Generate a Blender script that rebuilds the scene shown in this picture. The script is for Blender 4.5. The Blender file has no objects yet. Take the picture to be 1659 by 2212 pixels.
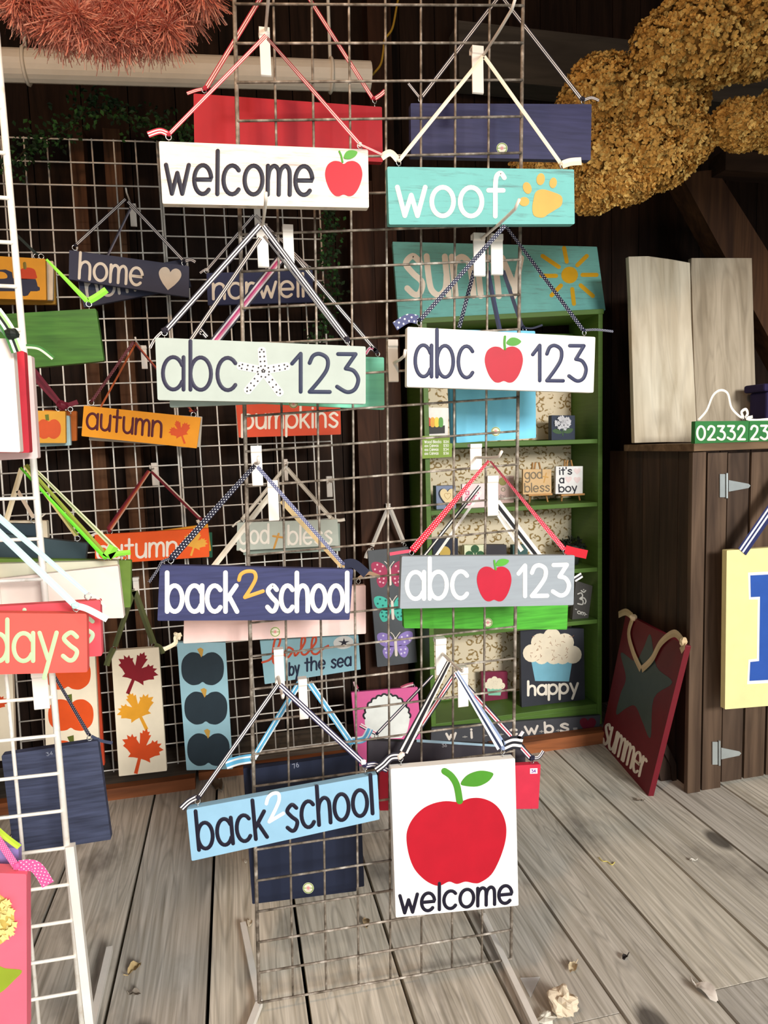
import bpy, bmesh, math, random
from mathutils import Vector, Matrix, noise
from mathutils.geometry import tessellate_polygon
random.seed(7)
SC = bpy.context.scene
COL = SC.collection
# ------------------------------------------------------------------ camera
CX, CY, FP, CAMH = 829.5, 1106.0, 1450.0, 1.29
_d = Vector((435., 14500., 1450.)).normalized()
_n = Vector((500 - CX, 979 - CY, FP)); _n -= _d * _n.dot(_d); _n.normalize()
_r = _d.cross(_n)
_u = -_d
CAM = Vector((0, 0, CAMH))
cd = bpy.data.cameras.new('camera'); cam = bpy.data.objects.new('camera', cd); COL.objects.link(cam)
right = Vector((_r[0], _n[0], _u[0])); up = -Vector((_r[1], _n[1], _u[1])); fwd = Vector((_r[2], _n[2], _u[2]))
M = Matrix((right, up, -fwd)).transposed().to_4x4(); M.translation = CAM
cam.matrix_world = M
cd.sensor_width = 36; cd.sensor_fit = 'AUTO'; cd.lens = 36 * FP / 2212; cd.clip_start = .02
SC.camera = cam
# ------------------------------------------------------------------ light
SC.view_settings.view_transform = 'Standard'; SC.view_settings.look = 'None'
SC.view_settings.exposure = -0.05; SC.view_settings.gamma = 1
SC.view_settings.use_curve_mapping = False
W = bpy.data.worlds.new('daylight'); SC.world = W; W.use_nodes = True
bg = W.node_tree.nodes['Background']; bg.inputs[0].default_value = (.90, .95, 1.0, 1); bg.inputs[1].default_value = 1.15
def area(name, loc, target, size, sizey, power, col):
    l = bpy.data.lights.new(name, 'AREA'); l.shape = 'RECTANGLE'; l.size = size; l.size_y = sizey; l.energy = power; l.color = col
    o = bpy.data.objects.new(name, l); COL.objects.link(o); o.location = loc
    o.rotation_euler = (Vector(target) - Vector(loc)).to_track_quat('-Z', 'Y').to_euler(); return o
area('open_door_daylight', (3.2, -7.5, 4.0), (.6, 2.2, .7), 2.4, 2.0, 1050, (1.0, .975, .93))
area('warm_top_fill_light', (-.5, .25, 2.95), (.1, 1.7, 1.9),   .25, .25, 21, (1.0, .62, .36))  # added warm fill for the upper left, from no visible lamp
# ------------------------------------------------------------------ pixel helpers: a photo pixel becomes a ray, met with a real surface
def ray(px, py):
    return right * (px - CX) - up * (py - CY) + fwd * FP
def hit(px, py, p0, n):
    v = ray(px, py); return CAM + v * ((p0 - CAM).dot(n) / v.dot(n))
def onY(px, py, Y): return hit(px, py, Vector((0, Y, 0)), Vector((0, 1, 0)))
def onZ(px, py, z=0): return hit(px, py, Vector((0, 0, z)), Vector((0, 0, 1)))
def onX(px, py, x): return hit(px, py, Vector((x, 0, 0)), Vector((1, 0, 0)))
# ------------------------------------------------------------------ materials
def lin(h):
    h = h.lstrip('#'); c = [int(h[i:i + 2], 16) / 255 for i in (0, 2, 4)]
    return tuple(x / 12.92 if x <= .04045 else ((x + .055) / 1.055) ** 2.4 for x in c) + (1,)
MATS = {}
def newmat(key, rough=.6, metal=0., spec=.3):
    m = bpy.data.materials.new(key); m.use_nodes = True
    b = m.node_tree.nodes['Principled BSDF']; b.inputs['Roughness'].default_value = rough
    b.inputs['Metallic'].default_value = metal; b.inputs['Specular IOR Level'].default_value = spec
    return m, m.node_tree, b
def N(t, kind, **kw):
    n = t.nodes.new(kind)
    for k, v in kw.items(): setattr(n, k, v)
    return n
def ramp(t, fac, stops):
    r = N(t, 'ShaderNodeValToRGB'); e = r.color_ramp.elements
    while len(e) < len(stops): e.new(.5)
    for el, (p, c) in zip(e, stops): el.position = p; el.color = c
    t.links.new(fac, r.inputs[0]); return r.outputs[0]
def tex(t, scale=(1, 1, 1), coord='Object', nscale=1., detail=4, rough=.55, dist=0.):
    tc = N(t, 'ShaderNodeTexCoord'); mp = N(t, 'ShaderNodeMapping'); mp.inputs['Scale'].default_value = scale
    t.links.new(tc.outputs[coord], mp.inputs[0])
    nz = N(t, 'ShaderNodeTexNoise'); nz.inputs['Scale'].default_value = nscale; nz.inputs['Detail'].default_value = detail
    nz.inputs['Roughness'].default_value = rough; nz.inputs['Distortion'].default_value = dist
    t.links.new(mp.outputs[0], nz.inputs['Vector']); return nz.outputs['Fac'], mp.outputs[0]
def mixc(t, fac, a, b, mode='MIX'):
    m = N(t, 'ShaderNodeMix', data_type='RGBA', blend_type=mode)
    if isinstance(fac, float): m.inputs[0].default_value = fac
    else: t.links.new(fac, m.inputs[0])
    for i, c in ((6, a), (7, b)):
        if isinstance(c, tuple): m.inputs[i].default_value = c
        else: t.links.new(c, m.inputs[i])
    return m.outputs[2]
def mul(c, k): return (min(1, c[0] * k), min(1, c[1] * k), min(1, c[2] * k), 1)
def paint(h, rough=.55, var=.12, streak=False, wear=None, metal=0.):
    key = f'paint_{h}_{rough}_{var}_{streak}_{wear}_{metal}'
    if key in MATS: return MATS[key]
    m, t, b = newmat(key, rough, metal)
    c = lin(h)
    f, _ = tex(t, (3, 3, 45) if streak else (9, 9, 9), nscale=3. if streak else 2., detail=5)
    out = ramp(t, f, [(.3, mul(c, 1 - var)), (.7, mul(c, 1 + var))])
    if wear:
        f2, _ = tex(t, (5, 5, 70), nscale=1.6, detail=6, rough=.7)
        fm = ramp(t, f2, [(.53, (0, 0, 0, 1)), (.66, (.6, .6, .6, 1))])
        out = mixc(t, fm, out, lin(wear))
    t.links.new(out, b.inputs['Base Color']); MATS[key] = m; return m
def wood(key, dark, light, axis='Z', scale=1., rough=.75, spots=None, ringy=.5, fine=1.):
    if key in MATS: return MATS[key]
    m, t, b = newmat(key, rough, 0, .2)
    s = {'X': (1.2, 14, 14), 'Y': (14, 1.2, 14), 'Z': (14, 14, 1.2)}[axis]
    at = N(t, 'ShaderNodeAttribute', attribute_name='board', attribute_type='GEOMETRY')
    tc = N(t, 'ShaderNodeTexCoord'); ad = N(t, 'ShaderNodeVectorMath', operation='ADD')
    t.links.new(tc.outputs['Object'], ad.inputs[0]); t.links.new(at.outputs['Vector'], ad.inputs[1])
    mp = N(t, 'ShaderNodeMapping'); mp.inputs['Scale'].default_value = tuple(x * scale for x in s)
    t.links.new(ad.outputs[0], mp.inputs[0])
    n1 = N(t, 'ShaderNodeTexNoise'); n1.inputs['Scale'].default_value = 2.2; n1.inputs['Detail'].default_value = 6; n1.inputs['Distortion'].default_value = .5
    mf = N(t, 'ShaderNodeMapping'); mf.inputs['Scale'].default_value = tuple(x * scale * (fine if x > 2 else 1) for x in s)
    t.links.new(ad.outputs[0], mf.inputs[0]); t.links.new(mf.outputs[0], n1.inputs['Vector'])
    n2 = N(t, 'ShaderNodeTexNoise'); n2.inputs['Scale'].default_value = .55; n2.inputs['Detail'].default_value = 2; n2.inputs['Distortion'].default_value = .35
    t.links.new(mp.outputs[0], n2.inputs['Vector'])
    mm = N(t, 'ShaderNodeMath', operation='MULTIPLY'); mm.inputs[1].default_value = 15.; t.links.new(n2.outputs['Fac'], mm.inputs[0])
    fr = N(t, 'ShaderNodeMath', operation='PINGPONG'); fr.inputs[1].default_value = .5; t.links.new(mm.outputs[0], fr.inputs[0])
    ring = ramp(t, fr.outputs[0], [(.0, (.0, .0, .0, 1)), (.22, (1, 1, 1, 1)), (.5, (.75, .75, .75, 1))])
    base = ramp(t, n1.outputs['Fac'], [(.3, lin(dark)), (.7, lin(light))])
    base = mixc(t, ringy * .55, base, ring, 'MULTIPLY')
    sp = N(t, 'ShaderNodeSeparateXYZ'); t.links.new(at.outputs['Vector'], sp.inputs[0])
    fm = N(t, 'ShaderNodeMath', operation='FRACT'); t.links.new(sp.outputs[0], fm.inputs[0])
    tone = ramp(t, fm.outputs[0], [(0., (.72, .72, .74, 1)), (1., (1.12, 1.1, 1.05, 1))])
    base = mixc(t, 1.0, base, tone, 'MULTIPLY')
    if spots:
        f3, _ = tex(t, (1.6, .8, 1.6), nscale=2.1, detail=5, rough=.62)
        base = mixc(t, ramp(t, f3, [(.56, (0, 0, 0, 1)), (.70, (.7, .7, .7, 1))]), base, lin(spots))
        v = N(t, 'ShaderNodeTexVoronoi', voronoi_dimensions='2D'); v.inputs['Scale'].default_value = 2.3; v.inputs['Randomness'].default_value = 1.
        mp2 = N(t, 'ShaderNodeMapping'); mp2.inputs['Scale'].default_value = (1., .55, 1.)
        t.links.new(ad.outputs[0], mp2.inputs[0]); t.links.new(mp2.outputs[0], v.inputs['Vector'])
        base = mixc(t, ramp(t, v.outputs['Distance'], [(.05, (.8, .8, .8, 1)), (.085, (0, 0, 0, 1))]), base, lin('#2b2320'))
    bm = N(t, 'ShaderNodeBump'); bm.inputs['Strength'].default_value = .25; bm.inputs['Distance'].default_value = .004
    t.links.new(n1.outputs['Fac'], bm.inputs['Height']); t.links.new(bm.outputs[0], b.inputs['Normal'])
    t.links.new(base, b.inputs['Base Color']); MATS[key] = m; return m
def rusty(key, a, b2, c):
    if key in MATS: return MATS[key]
    m, t, b = newmat(key, .6, .15)
    f, _ = tex(t, (30, 30, 30), nscale=1.6, detail=5)
    t.links.new(ramp(t, f, [(.35, lin(a)), (.56, lin(b2)), (.72, lin(c))]), b.inputs['Base Color']); MATS[key] = m; return m
def dots(h, dot='#ffffff', s=1.8):
    key = f'dots_{h}_{dot}_{s}'
    if key in MATS: return MATS[key]
    m, t, b = newmat(key, .6)
    uv = N(t, 'ShaderNodeUVMap'); mp = N(t, 'ShaderNodeMapping'); mp.inputs['Rotation'].default_value = (0, 0, math.pi / 4)
    mp.inputs['Scale'].default_value = (s, s, s); t.links.new(uv.outputs[0], mp.inputs[0])
    fr = N(t, 'ShaderNodeVectorMath', operation='FRACTION'); t.links.new(mp.outputs[0], fr.inputs[0])
    sb = N(t, 'ShaderNodeVectorMath', operation='SUBTRACT'); sb.inputs[1].default_value = (.5, .5, 0); t.links.new(fr.outputs[0], sb.inputs[0])
    ln = N(t, 'ShaderNodeVectorMath', operation='LENGTH'); t.links.new(sb.outputs[0], ln.inputs[0])
    t.links.new(ramp(t, ln.outputs['Value'], [(.16, lin(dot)), (.21, lin(h))]), b.inputs['Base Color']); MATS[key] = m; return m
def leopard():
    if 'leopard' in MATS: return MATS['leopard']
    m, t, b = newmat('leopard', .7)
    tc = N(t, 'ShaderNodeTexCoord'); mp = N(t, 'ShaderNodeMapping'); mp.inputs['Scale'].default_value = (26, 1, 30)
    t.links.new(tc.outputs['Object'], mp.inputs[0])
    nz = N(t, 'ShaderNodeTexNoise'); nz.inputs['Scale'].default_value = 1.1; t.links.new(mp.outputs[0], nz.inputs['Vector'])
    ad = N(t, 'ShaderNodeMix', data_type='RGBA', blend_type='ADD'); ad.inputs[0].default_value = .6
    t.links.new(mp.outputs[0], ad.inputs[6]); t.links.new(nz.outputs['Color'], ad.inputs[7])
    v = N(t, 'ShaderNodeTexVoronoi', voronoi_dimensions='2D'); v.inputs['Scale'].default_value = 1.
    sx = N(t, 'ShaderNodeSeparateXYZ'); t.links.new(ad.outputs[2], sx.inputs[0]); cx = N(t, 'ShaderNodeCombineXYZ')
    t.links.new(sx.outputs[0], cx.inputs[0]); t.links.new(sx.outputs[2], cx.inputs[1]); t.links.new(cx.outputs[0], v.inputs['Vector'])
    rg = ramp(t, v.outputs['Distance'], [(.20, (0, 0, 0, 1)), (.26, (1, 1, 1, 1)), (.40, (1, 1, 1, 1)), (.46, (0, 0, 0, 1))])
    n2 = N(t, 'ShaderNodeTexNoise'); n2.inputs['Scale'].default_value = 2.3; t.links.new(mp.outputs[0], n2.inputs['Vector'])
    br = ramp(t, n2.outputs['Fac'], [(.45, (0, 0, 0, 1)), (.52, (1, 1, 1, 1))])
    f = mixc(t, 1., rg, br, 'MULTIPLY')
    t.links.new(mixc(t, f, lin('#dccdb0'), lin('#8f7442')), b.inputs['Base Color']); MATS['leopard'] = m; return m
SILVER = paint('#c9c9c6', .25, .02, metal=.9)
HOOKW = paint('#f3ebe0', .4, .03)
# ------------------------------------------------------------------ object helpers
class MB:
    def __init__(s): s.v = []; s.f = []; s.mi = []; s.uv = []; s.b = []
    def add(s, vs, fs, mi=0, uvs=None, board=None):
        k = len(s.v); s.v += [Vector(p) for p in vs]
        s.uv += list(uvs) if uvs else [(0, 0)] * len(vs)
        s.b += [board or (0, 0, 0)] * len(vs)
        for f in fs: s.f.append([k + i for i in f]); s.mi.append(mi)
        return k
    def box(s, lo, hi, mi=0, board=None):
        x0, y0, z0 = lo; x1, y1, z1 = hi
        s.add([(x0, y0, z0), (x1, y0, z0), (x1, y1, z0), (x0, y1, z0), (x0, y0, z1), (x1, y0, z1), (x1, y1, z1), (x0, y1, z1)],
              [(0, 3, 2, 1), (4, 5, 6, 7), (0, 1, 5, 4), (1, 2, 6, 5), (2, 3, 7, 6), (3, 0, 4, 7)], mi, None, board)
    def prism(s, poly, off, mi=0, board=None):
        n = len(poly); off = Vector(off); vs = [Vector(p) for p in poly] + [Vector(p) + off for p in poly]
        nrm = Vector((0, 0, 0))
        for i in range(n):
            a, b = Vector(poly[i]), Vector(poly[(i + 1) % n]); nrm += a.cross(b)
        tris = tessellate_polygon([[Vector(p) for p in poly]])
        fs = []
        for tr in tris:
            a, b, c = [Vector(poly[i]) for i in tr]
            if (b - a).cross(c - a).dot(off) > 0: tr = (tr[0], tr[2], tr[1])
            fs.append(tuple(tr)); fs.append(tuple(n + i for i in reversed(tr)))
        fl = nrm.dot(off) > 0
        for i in range(n):
            j = (i + 1) % n
            fs.append((i, j, n + j, n + i) if fl else (j, i, n + i, n + j))
        s.add(vs, fs, mi, None, board)
    def tube(s, pts, r, n=6, mi=0, caps=True):
        pts = [Vector(p) for p in pts]; k0 = len(s.v); rs = r if isinstance(r, (list, tuple)) else [r] * len(pts)
        t0 = (pts[1] - pts[0]).normalized(); a = t0.orthogonal().normalized()
        vs = []
        for i, p in enumerate(pts):
            t = (pts[min(i + 1, len(pts) - 1)] - pts[max(i - 1, 0)]).normalized()
            a = (a - t * a.dot(t)).normalized(); b = t.cross(a)
            for q in range(n):
                an = 2 * math.pi * q / n; vs.append(p + (a * math.cos(an) + b * math.sin(an)) * rs[i])
        fs = [(i * n + q, i * n + (q + 1) % n, (i + 1) * n + (q + 1) % n, (i + 1) * n + q) for i in range(len(pts) - 1) for q in range(n)]
        if caps: fs.append(tuple(reversed(range(n)))); fs.append(tuple((len(pts) - 1) * n + q for q in range(n)))
        s.add(vs, fs, mi)
    def ring(s, c, nrm, R, r, mi=0, n=14):
        nrm = Vector(nrm).normalized(); a = nrm.orthogonal().normalized(); b = nrm.cross(a)
        pts = [Vector(c) + (a * math.cos(2 * math.pi * i / n) + b * math.sin(2 * math.pi * i / n)) * R for i in range(n + 1)]
        s.tube(pts, r, 5, mi, False)
    def lump(s, c, rx, ry, rz, mi=0, jag=.25, seg=8, rows=6, seed=0.):
        vs = []; c = Vector(c)
        for i in range(rows + 1):
            th = math.pi * i / rows
            for j in range(seg):
                ph = 2 * math.pi * j / seg
                d = Vector((math.sin(th) * math.cos(ph), math.sin(th) * math.sin(ph), math.cos(th)))
                k = 1 + jag * noise.noise(d * 1.9 + Vector((seed, seed * 1.7, 3)))*1.6
                vs.append(c + Vector((d.x * rx, d.y * ry, d.z * rz)) * k)
        fs = [(i * seg + j, (i + 1) * seg + j, (i + 1) * seg + (j + 1) % seg, i * seg + (j + 1) % seg) for i in range(rows) for j in range(seg)]
        s.add(vs, fs, mi)
    def build(s, name, mats, parent=None, smooth=False, bevel=0.):
        if not isinstance(mats, (list, tuple)): mats = [mats]
        me = bpy.data.meshes.new(name); org = parent.get('_o') if parent else None
        o0 = Vector(org) if org else Vector((0, 0, 0))
        me.from_pydata([p - o0 for p in s.v], [], s.f)
        for m in mats: me.materials.append(m)
        me.polygons.foreach_set('material_index', s.mi)
        if smooth: me.polygons.foreach_set('use_smooth', [True] * len(s.f))
        uvl = me.uv_layers.new(name='UVMap')
        for l in me.loops: uvl.data[l.index].uv = s.uv[l.vertex_index]
        at = me.attributes.new('board', 'FLOAT_VECTOR', 'POINT')
        for i, b in enumerate(s.b): at.data[i].vector = b
        me.update()
        o = bpy.data.objects.new(name, me); COL.objects.link(o)
        if parent: o.parent = parent; o['_o'] = tuple(o0)
        if bevel:
            md = o.modifiers.new('edge', 'BEVEL'); md.width = bevel; md.segments = 2; md.limit_method = 'ANGLE'; md.angle_limit = .7
        return o
def thing(name, label, cat, loc, group=None):
    o = bpy.data.objects.new(name, None); COL.objects.link(o); o.location = loc; o.empty_display_size = .02
    o['label'] = label; o['category'] = cat; o['_o'] = tuple(loc)
    if group: o['group'] = group
    return o
def struct(o): o['kind'] = 'structure'; return o
# ------------------------------------------------------------------ stroke font (x-height 1, baseline 0)
def el(cx, cy, rx, ry, a0, a1, n=18):
    return [(cx + rx * math.cos(math.radians(a0 + (a1 - a0) * i / n)), cy + ry * math.sin(math.radians(a0 + (a1 - a0) * i / n))) for i in range(n + 1)]
def cr(p, n=6, closed=False):
    out = []; L = len(p)
    for i in range(L if closed else L - 1):
        g = (lambda k: p[k % L]) if closed else (lambda k: p[max(0, min(L - 1, k))])
        a, b, c, d = g(i - 1), g(i), g(i + 1), g(i + 2)
        for j in range(n):
            t = j / n
            out.append(tuple(.5 * (2 * b[q] + (c[q] - a[q]) * t + (2 * a[q] - 5 * b[q] + 4 * c[q] - d[q]) * t * t + (3 * b[q] - a[q] - 3 * c[q] + d[q]) * t ** 3) for q in (0, 1)))
    if not closed: out.append(tuple(p[-1]))
    return out
A_ = 1.5
BOWL = el(.42, .5, .42, .5, 0, 360, 26)
ARCH = cr([(0, .5), (.1, .84), (.38, 1), (.64, .86), (.7, .5), (.7, 0)])
S_ = cr([(.62, .84), (.36, 1.0), (.06, .8), (.3, .55), (.62, .32), (.5, .05), (.28, 0), (.02, .16)])
GL = {
 'a': (.86, [el(.42, .5, .42, .5, 30, 330, 24), [(.84, 1), (.84, .0)]]), 'b': (.84, [[(0, A_), (0, 0)], BOWL]), 'c': (.76, [el(.42, .5, .42, .5, 42, 318)]),
 'd': (.86, [BOWL, [(.84, A_), (.84, 0)]]), 'e': (.84, [[(.03, .5), (.83, .5)] + el(.42, .5, .41, .5, 8, 315, 24)]),
 'f': (.6, [cr([(.62, A_ - .16), (.48, A_), (.32, A_ - .1), (.27, A_ - .4), (.27, .5), (.27, 0)]), [(0, .9), (.58, .9)]]),
 'g': (.86, [BOWL, cr([(.84, 1), (.84, .2), (.82, -.35), (.45, -.6), (.06, -.42)])]), 'h': (.72, [[(0, A_), (0, 0)], ARCH]),
 'i': (.06, [[(.03, .95), (.03, 0)], [(.03, 1.36), (.03, 1.38)]]), 'k': (.64, [[(0, A_), (0, 0)], [(.6, 1), (.02, .42)], [(.2, .58), (.64, 0)]]),
 'l': (.06, [[(.03, A_), (.03, 0)]]),
 'm': (1.06, [[(0, 1), (0, 0)], cr([(0, .5), (.08, .84), (.3, 1), (.5, .86), (.53, .5), (.53, 0)]), cr([(.53, .5), (.61, .84), (.83, 1), (1.02, .86), (1.06, .5), (1.06, 0)])]),
 'n': (.72, [[(0, 1), (0, 0)], ARCH]), 'o': (.86, [el(.43, .5, .43, .5, 90, 450, 28)]), 'p': (.84, [[(0, 1), (0, -.6)], BOWL]),
 'r': (.5, [[(0, 1), (0, 0)], cr([(0, .5), (.12, .84), (.3, .98), (.5, .92)])]), 's': (.64, [S_]),
 't': (.56, [[(.28, 1.4), (.28, 0)], [(0, .95), (.56, .95)]]), 'u': (.72, [cr([(0, 1), (0, .5), (.06, .14), (.32, 0), (.6, .16), (.7, .5)]), [(.71, 1), (.71, 0)]]),
 'v': (.7, [[(0, 1), (.35, 0)], [(.7, 1), (.35, 0)]]), 'w': (1.1, [[(0, 1), (.3, 0)], [(.3, 0), (.55, .72)], [(.55, .72), (.8, 0)], [(.8, 0), (1.1, 1)]]),
 'y': (.74, [[(0, 1), (.37, .05)], [(.74, 1), (.2, -.62)]]), 'Y': (.74, [[(0, 1), (.40, .2)], [(.74, 1), (.3, 0)]]), 'x': (.66, [[(0, 1), (.66, 0)], [(.66, 1), (0, 0)]]), "'": (.04, [[(.02, A_), (.02, 1.2)]]),
 '0': (.7, [el(.35, .5, .35, .5, 90, 450, 26)]), '1': (.28, [[(0, .74), (.26, 1)], [(.26, 1), (.26, 0)]]),
 '2': (.64, [cr([(.03, .76), (.14, .95), (.34, 1), (.56, .88), (.56, .62), (.36, .34), (.03, 0)]), [(.03, 0), (.64, 0)]]),
 '3': (.64, [[(.03, 1), (.56, 1)], [(.56, 1), (.26, .62)], cr([(.26, .62), (.5, .56), (.64, .34), (.54, .08), (.3, 0), (.0, .14)])]),
 '4': (.66, [[(.48, 0), (.48, 1)], [(.48, 1), (0, .32)], [(0, .32), (.66, .32)]]), '6': (.62, [cr([(.5, 1), (.2, .7), (.02, .32)]), el(.31, .3, .3, .3, 0, 360)]),
 '5': (.6, [[(.54, 1), (.1, 1)], [(.1, 1), (.06, .56)], cr([(.06, .56), (.34, .62), (.58, .36), (.42, .04), (0, .1)])]), '7': (.6, [[(0, 1), (.6, 1)], [(.6, 1), (.2, 0)]]),
 '$': (.6, [cr([(.56, .84), (.3, .96), (.05, .76), (.3, .5), (.56, .28), (.3, .02), (.02, .16)]), [(.3, 1.15), (.3, -.12)]]),
 '+': (.5, [[(0, .45), (.5, .45)], [(.25, .72), (.25, .18)]]), '=': (.5, [[(0, .6), (.5, .6)], [(0, .32), (.5, .32)]]), '-': (.34, [[(0, .5), (.34, .5)]]),
 'W': (1.2, [[(0, 1.4), (.3, 0)], [(.3, 0), (.6, 1.2)], [(.6, 1.2), (.9, 0)], [(.9, 0), (1.2, 1.4)]]), 'B': (.8, [[(0, 1.4), (0, 0)], cr([(0, 1.4), (.5, 1.35), (.6, 1.05), (.4, .78), (0, .74)]), cr([(0, .74), (.6, .7), (.75, .36), (.5, .04), (0, 0)])]),
 'C': (.9, [el(.5, .7, .5, .7, 45, 315)]), ' ': (.35, []),
}
def layout(text, gap):
    x = 0; out = []
    for i, ch in enumerate(text):
        w, st = GL[ch]
        for s in st: out.append([(x + p[0], p[1]) for p in s])
        x += w + gap
    return out, x - gap
# ------------------------------------------------------------------ shapes for painted pictures (unit, y up)
APPLE = cr([(0, .84), (.22, .98), (.55, 1.0), (.85, .78), (.98, .35), (.93, -.1), (.75, -.6), (.5, -.93), (.25, -.99), (0, -.9), (-.25, -.99), (-.5, -.93), (-.75, -.6), (-.93, -.1), (-.98, .35), (-.85, .78), (-.55, 1.0), (-.22, .98)], 4, True)
PUMP = cr([(0, .78), (.25, .97), (.6, .98), (.92, .6), (1, 0), (.9, -.6), (.55, -.97), (.2, -.95), (0, -.8), (-.2, -.95), (-.55, -.97), (-.9, -.6), (-1, 0), (-.92, .6), (-.6, .98), (-.25, .97)], 4, True)
HEART = cr([(0, .55), (.15, .8), (.45, .95), (.8, .82), (.98, .45), (.85, .0), (.5, -.5)], 5)[:-1] + [(.5, -.5), (0, -1)]
HEART = HEART + [(-x, y) for x, y in reversed(HEART[1:-1])]
_ML = [(0, 1), (.07, .86), (.16, .89), (.14, .74), (.25, .76), (.19, .52), (.15, .28), (.33, .44), (.35, .57), (.46, .50), (.57, .62), (.60, .47), (.78, .52), (.70, .36), (.93, .28), (.76, .15), (.83, .03), (.62, -.07), (.43, -.22), (.50, -.39), (.26, -.34), (.07, -.33), (.08, -1.0)]
MAPLE = _ML + [(-x, y) for x, y in reversed(_ML[1:])]
def star(n, ri, rot=90, ro=1.): return [((ro if i % 2 == 0 else ri) * math.cos(math.radians(rot + i * 180 / n)), (ro if i % 2 == 0 else ri) * math.sin(math.radians(rot + i * 180 / n))) for i in range(2 * n)]
def disc(n=20): return [(math.cos(2 * math.pi * i / n), math.sin(2 * math.pi * i / n)) for i in range(n)]
LEAF = cr([(-1, -.12), (-.5, .42), (.1, .5), (.65, .32), (1, 0), (.6, -.36), (0, -.5), (-.6, -.42)], 4, True)
def T(shape, c, sx, sy=None, rot=0):
    sy = sx if sy is None else sy; ca, sa = math.cos(math.radians(rot)), math.sin(math.radians(rot))
    return [(c[0] + x * sx * ca + y * sy * sa, c[1] + x * sx * sa - y * sy * ca) for x, y in shape]
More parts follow.
